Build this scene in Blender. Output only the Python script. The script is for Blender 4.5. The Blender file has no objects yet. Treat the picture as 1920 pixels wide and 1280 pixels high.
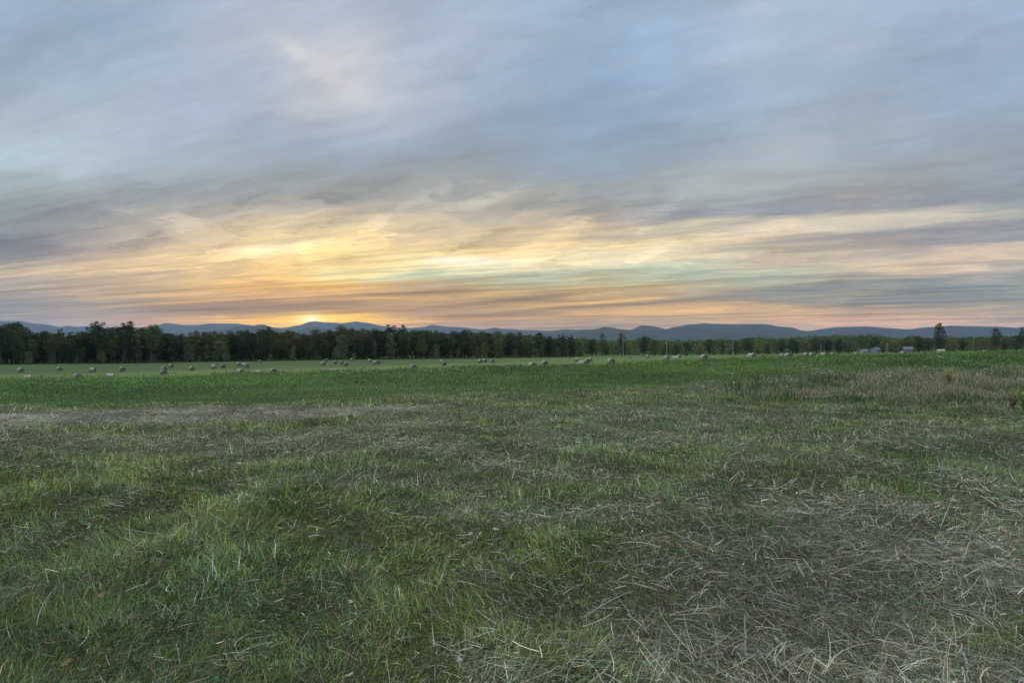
import bpy, math, random
import numpy as np
from mathutils import Vector

R = math.radians
random.seed(7)
rng = np.random.default_rng(11)
scene = bpy.context.scene
col = scene.collection
F = 1067.0        # focal length in photo pixels (20 mm lens), used only to place things at real distances
EYE = 1.7
HOR = 650.0

# ------------------------------------------------------------------ camera
cam_d = bpy.data.cameras.new("camera")
cam = bpy.data.objects.new("camera", cam_d)
col.objects.link(cam)
cam.location = (0, 0, EYE)
cam.rotation_euler = (R(90 + 0.54), 0, 0)
cam_d.sensor_width = 36
cam_d.lens = 20
cam_d.clip_start = 0.1
cam_d.clip_end = 60000
scene.camera = cam
scene.render.engine = 'CYCLES'
scene.cycles.use_denoising = True
scene.cycles.max_bounces = 5
scene.cycles.diffuse_bounces = 3
scene.cycles.transmission_bounces = 4
scene.cycles.volume_bounces = 0
scene.view_settings.view_transform = 'Standard'
scene.view_settings.look = 'None'
scene.view_settings.gamma = 1
scene.view_settings.exposure = 0.0

SUN_AZ = math.atan2(585 - 960, F)      # the sun stands behind the low cloud over the left mountains
SUN_EL = R(2.2)

# ------------------------------------------------------------------ node helpers
class NT:
    def __init__(self, tree):
        self.t = tree; self.n = tree.nodes; self.l = tree.links
    def node(self, typ, ins=None, **props):
        nd = self.n.new(typ)
        for k, v in props.items(): setattr(nd, k, v)
        if ins:
            for k, v in ins.items(): self.set(nd.inputs[k], v)
        return nd
    def set(self, sock, v):
        if hasattr(v, 'is_linked') or hasattr(v, 'links'): self.l.new(v, sock)
        else: sock.default_value = v
    def m(self, op, a, b=0.0, c=0.0, clamp=False):
        nd = self.n.new('ShaderNodeMath'); nd.operation = op; nd.use_clamp = clamp
        self.set(nd.inputs[0], a); self.set(nd.inputs[1], b)
        if op in ('MULTIPLY_ADD', 'COMPARE'): self.set(nd.inputs[2], c)
        return nd.outputs[0]
    def xyz(self, x, y, z):
        nd = self.n.new('ShaderNodeCombineXYZ')
        for s, v in zip(nd.inputs, (x, y, z)): self.set(s, v)
        return nd.outputs[0]
    def ramp(self, fac, stops, interp='LINEAR'):
        nd = self.n.new('ShaderNodeValToRGB'); cr = nd.color_ramp; cr.interpolation = interp
        while len(cr.elements) < len(stops): cr.elements.new(0.5)
        for e, (p, c) in zip(cr.elements, stops):
            e.position = p; e.color = (c[0], c[1], c[2], 1) if not isinstance(c, float) else (c, c, c, 1)
        self.set(nd.inputs[0], fac)
        return nd.outputs[0]
    def mix(self, fac, a, b, blend='MIX'):
        nd = self.n.new('ShaderNodeMix'); nd.data_type = 'RGBA'; nd.blend_type = blend
        self.set(nd.inputs[0], fac)
        for s, v in ((nd.inputs[6], a), (nd.inputs[7], b)):
            if isinstance(v, tuple): s.default_value = (v[0], v[1], v[2], 1)
            else: self.set(s, v)
        return nd.outputs[2]
    def noise(self, vec, scale, detail=3.0, rough=0.5, dim='3D'):
        nd = self.n.new('ShaderNodeTexNoise'); nd.noise_dimensions = dim
        self.set(nd.inputs['Vector'], vec)
        nd.inputs['Scale'].default_value = scale; nd.inputs['Detail'].default_value = detail
        nd.inputs['Roughness'].default_value = rough
        return nd.outputs[0]
    def mapr(self, v, a, b, c=0.0, d=1.0, smooth=False):
        nd = self.n.new('ShaderNodeMapRange'); nd.clamp = True
        if smooth: nd.interpolation_type = 'SMOOTHSTEP'
        self.set(nd.inputs[0], v)
        for i, x in enumerate((a, b, c, d)): self.set(nd.inputs[1 + i], x)
        return nd.outputs[0]

def lin(c):
    out = []
    for x in c:
        x = x / 255.0
        out.append(x / 12.92 if x <= 0.04045 else ((x + 0.055) / 1.055) ** 2.4)
    return tuple(out)

# ------------------------------------------------------------------ sky: dusk cloud cover
SKY_U = [160 * i for i in range(13)]
SKY_ROWS = {
 0: "150,172,198 152,175,200 160,178,202 168,182,203 175,188,208 165,182,205 162,182,207 152,178,202 155,180,205 168,184,206 165,183,207 160,181,208 158,180,208",
 80: "150,174,200 152,176,200 160,178,200 182,192,206 200,204,212 170,186,206 160,180,203 148,174,200 150,176,202 166,183,203 168,184,203 163,182,206 158,180,208",
 160: "168,186,204 165,185,205 165,182,204 168,185,205 208,207,210 180,190,205 155,176,199 141,168,195 148,174,200 163,182,205 160,180,204 158,179,205 152,175,202",
 240: "182,200,212 175,193,208 165,182,202 155,172,192 150,168,190 160,175,193 148,168,190 146,170,195 150,172,195 160,178,197 162,178,192 155,172,190 150,168,186",
 300: "180,202,212 172,190,203 160,178,192 155,172,188 145,162,178 142,158,174 143,160,176 145,165,185 152,168,184 168,180,190 165,176,186 158,168,180 150,163,177",
 340: "158,178,190 160,176,190 152,168,182 145,158,172 148,158,168 155,163,172 150,158,168 148,160,173 168,178,185 165,172,178 158,165,172 148,156,168 140,152,166",
 370: "142,158,170 145,158,168 145,155,167 150,158,166 155,158,165 165,160,158 180,175,168 160,163,168 165,172,176 150,156,165 148,152,162 145,152,165 142,152,165",
 395: "140,152,162 148,155,160 165,165,162 185,175,160 170,160,150 205,190,160 170,160,150 150,150,152 148,150,158 148,150,157 165,160,160 205,195,180 200,190,180",
 415: "140,150,158 160,162,162 195,182,162 215,198,162 205,188,158 215,195,155 195,178,155 165,155,148 160,155,152 200,185,165 220,205,182 205,195,180 165,165,170",
 435: "130,140,148 165,160,155 205,188,160 230,205,155 235,208,150 205,185,150 215,192,152 195,175,148 235,215,172 230,210,178 215,198,175 170,165,162 140,145,155",
 455: "118,126,135 160,153,150 210,190,160 240,215,160 250,222,150 235,208,155 235,208,155 232,208,158 250,230,180 225,203,170 180,168,155 145,145,150 160,160,158",
 475: "120,127,135 170,158,148 225,200,155 240,212,150 252,230,155 252,228,160 248,220,160 252,232,180 240,220,180 175,160,145 195,180,160 222,200,170 225,205,178",
 495: "175,165,152 215,190,152 228,200,148 238,205,140 245,215,145 254,240,175 254,240,190 235,225,185 185,195,170 205,198,165 215,200,168 220,198,165 195,180,165",
 515: "205,185,155 205,182,148 200,180,145 235,195,125 250,225,150 190,205,175 185,195,165 180,195,168 185,195,168 180,192,170 190,180,160 180,170,155 150,155,150",
 535: "172,165,155 190,170,145 205,175,135 235,185,110 250,200,100 180,160,130 180,170,135 205,180,130 190,175,135 165,165,145 145,150,148 140,148,148 150,158,152",
 555: "152,150,148 185,165,142 195,165,128 190,155,115 175,145,115 190,155,115 170,145,115 195,165,120 165,140,120 135,138,135 160,155,140 135,143,142 145,150,145",
 570: "148,148,148 160,150,140 165,145,125 150,128,108 145,122,105 175,148,118 185,155,118 175,145,115 205,170,120 165,145,125 130,135,132 150,150,140 160,158,145",
 585: "148,150,152 155,148,142 150,135,122 145,122,105 175,135,95 160,135,115 165,140,118 205,165,115 215,175,125 210,178,135 195,165,140 190,168,145 155,150,140",
 600: "150,150,155 175,155,145 195,155,125 240,185,105 255,210,100 190,150,115 165,138,120 165,145,130 165,145,130 205,165,130 215,170,140 215,172,145 200,170,150",
 615: "155,155,165 165,155,160 200,165,140 215,165,125 235,175,110 180,150,135 160,140,135 165,150,140 195,165,145 190,165,150 200,170,155 205,175,160 200,180,170",
}
SKY_V = sorted(SKY_ROWS)
SKY_T = np.array([[lin([float(q) for q in c.split(',')]) for c in SKY_ROWS[v].split()] for v in SKY_V])
for _j, _v in enumerate(SKY_V):      # upper cloud is a shade greyer-green than pure blue, the glow is cream
    if _v <= 440:
        _l = SKY_T[_j] @ np.array([0.25, 0.6, 0.15])
        _k = 0.10 if _v < 340 else 0.22
        SKY_T[_j] = SKY_T[_j] * (1 - _k) + _l[:, None] * _k * np.array([1.0, 1.0, 0.97])
        if _v >= 340: SKY_T[_j] *= np.array([1.0, 1.015, 0.95])
        if _v <= 80: SKY_T[_j] *= 1.03
    if 395 <= _v <= 520: SKY_T[_j, :, 2] *= 1.05
SHEAR = 2.2      # the cloud streets fan out slowly towards the right

def sky_sample(u, v):
    u = min(max(u, 0), 1920); v = min(max(v, SKY_V[0]), SKY_V[-1])
    i = min(int(u / 160), 11); fu = u / 160 - i
    j = 0
    while j < len(SKY_V) - 2 and v > SKY_V[j + 1]: j += 1
    fv = (v - SKY_V[j]) / (SKY_V[j + 1] - SKY_V[j])
    a = SKY_T[j, i] * (1 - fu) + SKY_T[j, i + 1] * fu
    b = SKY_T[j + 1, i] * (1 - fu) + SKY_T[j + 1, i + 1] * fu
    return a * (1 - fv) + b * fv

world = bpy.data.worlds.new("World")
scene.world = world
world.use_nodes = True
W = NT(world.node_tree)
W.n.clear()
out = W.node('ShaderNodeOutputWorld')
bg = W.node('ShaderNodeBackground'); bg.inputs['Strength'].default_value = 0.1
W.l.new(bg.outputs[0], out.inputs[0])
tc = W.node('ShaderNodeTexCoord')
sep = W.node('ShaderNodeSeparateXYZ', {0: tc.outputs['Generated']})
X, Y, Z = sep.outputs
rad = W.m('SQRT', W.m('ADD', W.m('MULTIPLY', X, X), W.m('MULTIPLY', Y, Y)))
yy = W.m('MAXIMUM', Y, W.m('MULTIPLY', rad, 0.55))
yy = W.m('MAXIMUM', yy, 0.12)
a = W.m('DIVIDE', X, yy)
b = W.m('DIVIDE', W.m('MAXIMUM', Z, 0.0), yy)
# planar cloud deck coordinates (a deck overhead, seen in perspective)
zz = W.m('ADD', W.m('MAXIMUM', Z, 0.0), 0.07)
Px = W.m('DIVIDE', X, zz); Py = W.m('DIVIDE', Y, zz)
vp = R(-58)
s_al = W.m('ADD', W.m('MULTIPLY', Px, math.sin(vp)), W.m('MULTIPLY', Py, math.cos(vp)))
t_ac = W.m('SUBTRACT', W.m('MULTIPLY', Px, math.cos(vp)), W.m('MULTIPLY', Py, math.sin(vp)))
n_streak = W.noise(W.xyz(W.m('MULTIPLY', s_al, 0.5), t_ac, 0.0), 1.5, 8, 0.62)
n_puff = W.noise(W.xyz(W.m('MULTIPLY', s_al, 0.8), t_ac, 5.0), 1.9, 8, 0.66)
shearv = W.m('DIVIDE', SHEAR, W.m('ADD', a, SHEAR))
q0 = W.m('MULTIPLY', b, shearv)
fan = W.m('LOGARITHM', W.m('ADD', q0, 0.035), math.e)
n_fan = W.noise(W.xyz(W.m('MULTIPLY', a, 2.2), W.m('MULTIPLY', fan, 7.0), 2.0), 1.5, 6, 0.6)
n_wisp = W.noise(W.xyz(W.m('MULTIPLY', a, 6.0), W.m('MULTIPLY', fan, 12.0), 8.0), 1.3, 6, 0.62)
# warp of the look-up
amp = W.mapr(b, 0.0, 0.35, 0.014, 0.10)
wq = W.m('MULTIPLY', W.m('SUBTRACT', n_fan, 0.5), amp)
wq2 = W.m('MULTIPLY', W.m('SUBTRACT', n_puff, 0.5), W.m('MULTIPLY', amp, 0.9))
q = W.m('ADD', q0, W.m('ADD', wq, wq2))
aw = W.m('ADD', a, W.m('MULTIPLY', W.m('SUBTRACT', n_puff, 0.5), 0.34))
fa = W.mapr(aw, -0.9, 0.9, 0.0, 1.0)
V0 = [618, 607, 597, 587, 577, 566, 555, 544, 533, 522, 511, 500, 489, 478, 466, 453, 440, 425, 408, 388, 364, 335, 300, 255, 195, 120, 30, -90, -230, -400]
prev = None; qprev = None
for v0 in V0:
    qq = (HOR - v0) / F
    stops = []
    for i in range(13):
        aa = -0.9 + 0.15 * i
        c = sky_sample(960 + F * aa, HOR - F * qq * (aa + SHEAR) / SHEAR)
        stops.append((i / 12.0, tuple(c)))
    rc = W.ramp(fa, stops, 'LINEAR')
    if prev is None: prev = rc
    else: prev = W.mix(W.mapr(q, qprev, qq), prev, rc)
    qprev = qq
skyc = prev
def glow(c, u0, v0, wu, wv, ang, colr, strength, warp=1.0):
    a0 = (u0 - 960) / F; b0 = (HOR - v0) / F
    da = W.m('ADD', W.m('SUBTRACT', a, a0), W.m('MULTIPLY', W.m('SUBTRACT', n_wisp, 0.5), 0.12 * warp))
    db = W.m('ADD', W.m('SUBTRACT', b, b0), W.m('MULTIPLY', W.m('SUBTRACT', n_fan, 0.5), 0.02 * warp))
    ca, sa = math.cos(R(ang)), math.sin(R(ang))
    p = W.m('DIVIDE', W.m('ADD', W.m('MULTIPLY', da, ca), W.m('MULTIPLY', db, sa)), wu / F)
    r = W.m('DIVIDE', W.m('SUBTRACT', W.m('MULTIPLY', db, ca), W.m('MULTIPLY', da, sa)), wv / F)
    e = W.m('EXPONENT', W.m('MULTIPLY', W.m('ADD', W.m('MULTIPLY', p, p), W.m('MULTIPLY', r, r)), -1.0))
    return W.mix(W.m('MULTIPLY', e, strength), c, lin(colr))
skyc = glow(skyc, 585, 600, 95, 11, 0, (255, 205, 95), 0.9, 0.2)
skyc = glow(skyc, 585, 600, 42, 11, 0, (255, 228, 130), 0.9, 0.2)
skyc = glow(skyc, 583, 600, 16, 9, 0, (255, 250, 205), 1.0, 0.05)
skyc = glow(skyc, 870, 489, 80, 8, -2, (255, 253, 235), 0.9, 0.7)
skyc = glow(skyc, 627, 511, 34, 9, 0, (255, 245, 185), 0.8, 0.4)
skyc = glow(skyc, 500, 468, 60, 11, 2, (255, 243, 200), 0.7)
skyc = glow(skyc, 495, 577, 260, 7, 1, (134, 116, 103), 0.85, 0.3)
skyc = glow(skyc, 800, 549, 150, 3.2, 2, (128, 108, 94), 0.85, 0.3)
skyc = glow(skyc, 980, 560, 140, 4.5, 5, (124, 106, 94), 0.85, 0.3)
skyc = glow(skyc, 1130, 573, 190, 3.8, 3.5, (128, 112, 102), 0.85, 0.3)
skyc = glow(skyc, 1140, 566, 150, 3.5, 4, (250, 208, 132), 0.8, 0.3)
skyc = glow(skyc, 730, 559, 90, 3.5, 1, (245, 196, 115), 0.75, 0.3)
skyc = glow(skyc, 930, 550, 70, 3.5, 3, (245, 205, 130), 0.75, 0.3)
skyc = glow(skyc, 330, 552, 90, 3, 2, (238, 194, 130), 0.6, 0.4)
skyc = glow(skyc, 960, 597, 110, 4, 1, (222, 176, 118), 0.5, 0.4)
skyc = glow(skyc, 1290, 579, 170, 6, 2, (232, 188, 130), 0.5, 0.4)
skyc = glow(skyc, 1640, 560, 260, 5, 2, (138, 140, 138), 0.6, 0.5)
skyc = glow(skyc, 1690, 437, 260, 9, 4, (142, 144, 152), 0.7, 0.6)
skyc = glow(skyc, 1600, 385, 330, 12, 3.5, (142, 148, 160), 0.6, 0.6)
skyc = glow(skyc, 1560, 412, 260, 8, 4.5, (228, 214, 190), 0.55, 0.6)
skyc = glow(skyc, 250, 540, 190, 3.5, 2, (168, 148, 130), 0.5, 0.6)
skyc = glow(skyc, 430, 562, 200, 3, 3, (232, 180, 115), 0.5, 0.5)
skyc = glow(skyc, 1500, 545, 260, 8, 4, (128, 134, 136), 0.7, 0.5)
skyc = glow(skyc, 490, 526, 40, 5, -6, (170, 140, 105), 0.6)
skyc = glow(skyc, 545, 90, 50, 16, -30, (224, 220, 218), 0.6, 1.2)
skyc = glow(skyc, 625, 140, 70, 26, -40, (218, 214, 212), 0.55, 1.6)
skyc = glow(skyc, 60, 462, 110, 26, 4, (118, 126, 136), 0.5, 1.2)
skyc = glow(skyc, 740, 520, 120, 7, 3, (180, 205, 180), 0.5)
# cloud texture: brighter and darker streaks
low = W.mapr(b, 0.05, 0.30, 1.0, 0.0)
lum = W.m('ADD', W.m('MULTIPLY', W.m('SUBTRACT', n_fan, 0.5), W.m('MULTIPLY_ADD', low, 0.35, 0.16)), W.m('MULTIPLY', W.m('SUBTRACT', n_streak, 0.5), 0.22))
lum = W.m('ADD', lum, W.m('MULTIPLY', W.m('SUBTRACT', n_wisp, 0.5), W.m('MULTIPLY_ADD', low, 0.55, 0.12)))
lum = W.m('ADD', lum, 0.99)
skyc = W.mix(1.0, skyc, W.xyz(lum, lum, lum), 'MULTIPLY')
wv_ = W.m('MULTIPLY', W.m('SUBTRACT', n_puff, 0.5), 0.9)
n_fine = W.noise(W.xyz(W.m('MULTIPLY', a, 2.0), W.m('ADD', W.m('MULTIPLY', fan, 17.0), wv_), 21.0), 1.25, 8, 0.60)
n_cell = W.noise(W.xyz(W.m('MULTIPLY', aw, 5.5), W.m('MULTIPLY', W.m('ADD', q0, W.m('MULTIPLY', W.m('SUBTRACT', n_puff, 0.5), 0.12)), 17.0), 71.0), 1.0, 8, 0.64)
n_fine2 = W.noise(W.xyz(W.m('MULTIPLY', a, 5.0), W.m('ADD', W.m('MULTIPLY', fan, 13.0), W.m('MULTIPLY', wv_, 3.0)), 41.0), 1.4, 7, 0.66)
dk = W.m('MULTIPLY', W.mapr(n_fine, 0.50, 0.58, 0.0, 1.0, True), W.m('MULTIPLY_ADD', low, 0.52, 0.08))
br = W.m('MULTIPLY', W.mapr(n_fine2, 0.52, 0.62, 0.0, 1.0, True), W.m('MULTIPLY_ADD', low, 0.55, 0.10))
skyc = W.mix(dk, skyc, W.mix(1.0, skyc, (0.58, 0.59, 0.62), 'MULTIPLY'))
skyc = W.mix(br, skyc, W.mix(1.0, skyc, (1.42, 1.30, 1.12), 'MULTIPLY'))
band = W.m('MULTIPLY', W.mapr(b, 0.10, 0.16, 0.0, 1.0, True), W.mapr(b, 0.34, 0.24, 0.0, 1.0, True))
band = W.m('MULTIPLY', band, W.m('MULTIPLY', W.mapr(a, -0.95, -0.6, 0.2, 1.0, True), W.mapr(a, 0.75, 0.15, 0.15, 1.0, True)))
skyc = W.mix(W.m('MULTIPLY', W.mapr(n_cell, 0.50, 0.66, 0.0, 1.0, True), W.m('MULTIPLY', band, 0.75)), skyc, W.mix(1.0, skyc, (1.45, 1.42, 1.42), 'MULTIPLY'))
skyc = W.mix(W.m('MULTIPLY', W.mapr(n_cell, 0.48, 0.34, 0.0, 1.0, True), W.m('MULTIPLY', band, 0.70)), skyc, W.mix(1.0, skyc, (0.58, 0.60, 0.65), 'MULTIPLY'))
n_up = W.noise(W.xyz(W.m('MULTIPLY', a, 2.2), W.m('MULTIPLY', W.m('ADD', q0, W.m('MULTIPLY', W.m('SUBTRACT', n_puff, 0.5), 0.25)), 6.0), 91.0), 1.2, 8, 0.62)
upl = W.m('MULTIPLY_ADD', W.m('MULTIPLY', W.m('SUBTRACT', n_up, 0.5), W.mapr(b, 0.2, 0.32, 0.0, 0.75, True)), 1.0, 1.0)
skyc = W.mix(1.0, skyc, W.xyz(upl, upl, upl), 'MULTIPLY')
# the low sky is seen through kilometres of haze: its own light is stronger than what arrives
tr_ = W.m('EXPONENT', W.m('MULTIPLY', W.m('MINIMUM', W.m('DIVIDE', 0.0285, W.m('MAXIMUM', b, 0.02)), 0.80), -1.0))
inv = W.m('SUBTRACT', 1.0, tr_)
haze_l = W.mix(1.0, W.xyz(inv, inv, inv), (0.085, 0.15, 0.255), 'MULTIPLY')
itr = W.m('DIVIDE', 1.0, tr_)
skyc = W.mix(1.0, W.mix(1.0, skyc, haze_l, 'SUBTRACT'), W.xyz(itr, itr, itr), 'MULTIPLY')
# behind the camera: even pale cloud; overhead: unseen sky, brightened to light the meadow
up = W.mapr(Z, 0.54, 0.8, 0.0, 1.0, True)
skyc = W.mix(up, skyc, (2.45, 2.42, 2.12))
back = W.mapr(Y, 0.25, -0.35, 0.0, 1.0, True)
skyc = W.mix(back, skyc, tuple(x * 1.35 for x in lin((160, 177, 200))))
nis = W.node('ShaderNodeTexSky')
nis.sky_type = 'NISHITA'; nis.sun_disc = False
nis.sun_elevation = SUN_EL; nis.sun_rotation = SUN_AZ
nis.air_density = 1.0; nis.dust_density = 2.0
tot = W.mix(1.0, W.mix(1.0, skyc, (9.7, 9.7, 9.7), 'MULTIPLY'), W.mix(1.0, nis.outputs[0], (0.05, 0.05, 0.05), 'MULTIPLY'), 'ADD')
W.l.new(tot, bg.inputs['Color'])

sun_d = bpy.data.lights.new("sun", 'SUN')
sun_d.energy = 0.5; sun_d.angle = R(12); sun_d.color = (1.0, 0.72, 0.45)
sun = bpy.data.objects.new("sun", sun_d)
col.objects.link(sun)
sdir = Vector((math.sin(SUN_AZ) * math.cos(R(4)), math.cos(SUN_AZ) * math.cos(R(4)), math.sin(R(4))))
sun.rotation_euler = sdir.to_track_quat('Z', 'Y').to_euler()
sun.location = (-20, 40, 60)

# ------------------------------------------------------------------ numpy noise
_P = rng.random((256, 256)).astype(np.float32)
def vnoise(x, y):
    xi = np.floor(x).astype(np.int64); yi = np.floor(y).astype(np.int64)
    fx = x - xi; fy = y - yi
    fx = fx * fx * (3 - 2 * fx); fy = fy * fy * (3 - 2 * fy)
    x0 = xi & 255; x1 = (xi + 1) & 255; y0 = yi & 255; y1 = (yi + 1) & 255
    return (_P[x0, y0] * (1 - fx) + _P[x1, y0] * fx) * (1 - fy) + (_P[x0, y1] * (1 - fx) + _P[x1, y1] * fx) * fy
def fbm(x, y, o=4):
    s = 0; w = 1; t = 0
    for k in range(o):
        s = s + w * vnoise(x * 2 ** k + 17.3 * k, y * 2 ** k + 9.1 * k); t += w; w *= 0.5
    return s / t
def sstep(a_, b_, x):
    t = np.clip((x - a_) / (b_ - a_), 0, 1)
    return t * t * (3 - 2 * t)

# ------------------------------------------------------------------ terrain
KU = [-300, 0, 320, 640, 960, 1280, 1600, 1920, 2220]
DB = [17.5, 17.5, 17.8, 19, 22, 26, 31, 33, 34]          # where the standing crop begins
DC = [50, 50, 50, 54, 60, 65, 70, 75, 76]                # crest of the rise
VC = [714, 712, 703, 694, 687, 675, 664, 657.5, 656]
H1 = [6.3, 6.1, 5.6, 5.0, 4.3, 2.7, 2.0, 1.5, 1.4]       # below the eye, at 100 m
DF = [250, 255, 268, 290, 335, 560, 560, 540, 540]       # forest edge
VF = [685, 683.5, 680, 674.5, 671, 667, 663, 657, 655]
HC = [(v - HOR) * d / F + 0.42 for v, d in zip(VC, DC)]
HF = [(v - HOR) * d / F for v, d in zip(VF, DF)]
HB = [1.7 + (h - 1.7) * 0.12 for h in HC]
def uv_of(x, y):
    th = np.clip(np.arctan2(x, y), R(-50), R(50))
    r = np.hypot(x, y)
    return 960 + F * np.tan(th), r * np.cos(th)
def drop(u, d):
    ku = np.asarray(KU, float)
    def at_(k): return np.interp(u, ku, k)
    db, dc, df = at_(DB), at_(DC), at_(DF)
    hb, hc, h1, hf = at_(HB), at_(HC), at_(H1), at_(HF)
    def seg(d0, d1, h0, h1_):
        t = np.clip((d - d0) / (d1 - d0), 0, 1)
        return (h1_ - h0) * t
    h = 1.7 + seg(9.0, db, 1.7, hb) + seg(db, dc, hb, hc) + seg(dc, 100.0, hc, h1) + seg(100.0, df, h1, hf)
    h = h + seg(df, 2000.0, hf, hf + 6) + seg(2000.0, 14000.0, 0, 12)
    return h
def gz(x, y):
    x = np.asarray(x, float); y = np.asarray(y, float)
    u, d = uv_of(x, y)
    z = EYE - drop(u, d)
    r = np.hypot(x, y)
    bump = (fbm(x * 0.8 + 40, y * 0.8 + 40, 3) - 0.5) * 0.19 * sstep(60, 15, r) + (fbm(x * 0.12 + 90, y * 0.12 + 10, 2) - 0.5) * 0.25 * sstep(3, 25, r) * sstep(400, 120, r)
    return z + bump
def zone_crop(x, y):
    u, d = uv_of(x, y)
    db = np.interp(u, KU, DB) + (fbm(x * 0.25, y * 0.25, 4) - 0.5) * 7.0
    dc = np.interp(u, KU, DC) + (fbm(x * 0.1 + 5, y * 0.1, 2) - 0.5) * 2
    return sstep(-0.8, 0.8, d - db) * sstep(0.6, -0.6, d - dc)
def zone_far(x, y):
    u, d = uv_of(x, y)
    return sstep(-0.6, 0.6, d - np.interp(u, KU, DC))

# ------------------------------------------------------------------ object helpers
def tag(o, label=None, cat=None, group=None, kind=None):
    if label: o['label'] = label
    if cat: o['category'] = cat
    if group: o['group'] = group
    if kind: o['kind'] = kind
    return o
def new_obj(name, mesh, mat=None, parent=None):
    o = bpy.data.objects.new(name, mesh); col.objects.link(o)
    if mat is not None and mesh is not None and len(mesh.materials) == 0: mesh.materials.append(mat)
    if parent is not None: o.parent = parent
    return o
def empty(name, loc, rz=0):
    o = bpy.data.objects.new(name, None); col.objects.link(o)
    o.location = loc; o.rotation_euler = (0, 0, rz); o.empty_display_size = 0.3
    return o
def quads_mesh(name, verts, quads, colors=None, smooth=False):
    me = bpy.data.meshes.new(name)
    nv, nq = len(verts), len(quads)
    me.vertices.add(nv); me.vertices.foreach_set('co', np.asarray(verts, np.float32).ravel())
    me.loops.add(nq * 4); me.loops.foreach_set('vertex_index', np.asarray(quads, np.int32).ravel())
    me.polygons.add(nq)
    me.polygons.foreach_set('loop_start', np.arange(0, nq * 4, 4, dtype=np.int32))
    me.polygons.foreach_set('loop_total', np.full(nq, 4, np.int32))
    if smooth: me.polygons.foreach_set('use_smooth', np.ones(nq, bool))
    me.update(calc_edges=True)
    if colors is not None:
        at = me.color_attributes.new('Col', 'FLOAT_COLOR', 'POINT')
        c4 = np.ones((nv, 4), np.float32); c4[:, :3] = colors
        at.data.foreach_set('color', c4.ravel())
    return me
def grid_mesh(name, V, colors=None, smooth=True):
    n, m = V.shape[:2]
    idx = np.arange(n * m).reshape(n, m)
    q = np.stack([idx[:-1, :-1], idx[1:, :-1], idx[1:, 1:], idx[:-1, 1:]], -1).reshape(-1, 4)
    return quads_mesh(name, V.reshape(-1, 3), q, None if colors is None else colors.reshape(-1, 3), smooth)
class MB:
    def __init__(self): self.v = []; self.f = []
    def add(self, vs, fs):
        o = len(self.v); self.v += [tuple(p) for p in vs]; self.f += [tuple(i + o for i in f) for f in fs]
    def box(self, c, s, rz=0):
        x, y, z = s[0] / 2, s[1] / 2, s[2] / 2; ca, sa = math.cos(rz), math.sin(rz)
        vs = []
        for dz in (-z, z):
            for dx, dy in ((-x, -y), (x, -y), (x, y), (-x, y)):
                vs.append((c[0] + dx * ca - dy * sa, c[1] + dx * sa + dy * ca, c[2] + dz))
        self.add(vs, [(3, 2, 1, 0), (4, 5, 6, 7), (0, 1, 5, 4), (1, 2, 6, 5), (2, 3, 7, 6), (3, 0, 4, 7)])
    def tube(self, pts, rs, n=7):
        base = len(self.v); pts = [Vector(p) for p in pts]
        for i, (p, r) in enumerate(zip(pts, rs)):
            d = (pts[min(i + 1, len(pts) - 1)] - pts[max(i - 1, 0)]).normalized()
            a_ = d.orthogonal().normalized() if abs(d.z) < 0.99 else Vector((1, 0, 0))
            a_ = (a_ - d * a_.dot(d)).normalized(); b_ = d.cross(a_)
            for k in range(n):
                t = 2 * math.pi * k / n
                self.v.append(tuple(p + a_ * math.cos(t) * r + b_ * math.sin(t) * r))
        for i in range(len(pts) - 1):
            for k in range(n):
                k2 = (k + 1) % n
                self.f.append((base + i * n + k, base + i * n + k2, base + (i + 1) * n + k2, base + (i + 1) * n + k))
        self.f.append(tuple(base + (len(pts) - 1) * n + k for k in range(n)))
    def mesh(self, name, smooth=False):
        me = bpy.data.meshes.new(name); me.from_pydata(self.v, [], self.f); me.update()
        if smooth: me.polygons.foreach_set('use_smooth', [True] * len(me.polygons))
        return me

# ------------------------------------------------------------------ materials
def mat_new(name):
    m = bpy.data.materials.new(name); m.use_nodes = True
    t = NT(m.node_tree); t.n.clear()
    o = t.node('ShaderNodeOutputMaterial')
    return m, t, o
def mat_leafy(name, trans=0.3, hue=0.0, val=0.0, rough=0.55, gain=(1, 1, 1)):
    m, t, o = mat_new(name)
    at = t.node('ShaderNodeAttribute', attribute_name='Col')
    c = at.outputs['Color']
    if gain != (1, 1, 1): c = t.mix(1.0, c, gain, 'MULTIPLY')
    if hue or val:
        oi = t.node('ShaderNodeObjectInfo')
        r1 = oi.outputs['Random']
        r2 = t.m('FRACT', t.m('MULTIPLY', r1, 17.31))
        hs = t.node('ShaderNodeHueSaturation')
        t.set(hs.inputs['Hue'], t.m('ADD', 0.5, t.m('MULTIPLY', t.m('SUBTRACT', r1, 0.6), hue)))
        t.set(hs.inputs['Saturation'], t.m('ADD', 0.75, t.m('MULTIPLY', r2, 0.4)))
        t.set(hs.inputs['Value'], t.m('ADD', 1.0 - val, t.m('MULTIPLY', r2, 2 * val)))
        t.set(hs.inputs['Color'], c)
        c = hs.outputs[0]
    p = t.node('ShaderNodeBsdfPrincipled', {'Base Color': c, 'Roughness': rough, 'Specular IOR Level': 0.25})
    tr = t.node('ShaderNodeBsdfTranslucent', {'Color': c})
    mx = t.node('ShaderNodeMixShader', {0: trans, 1: p.outputs[0], 2: tr.outputs[0]})
    t.l.new(mx.outputs[0], o.inputs[0])
    return m
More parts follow.
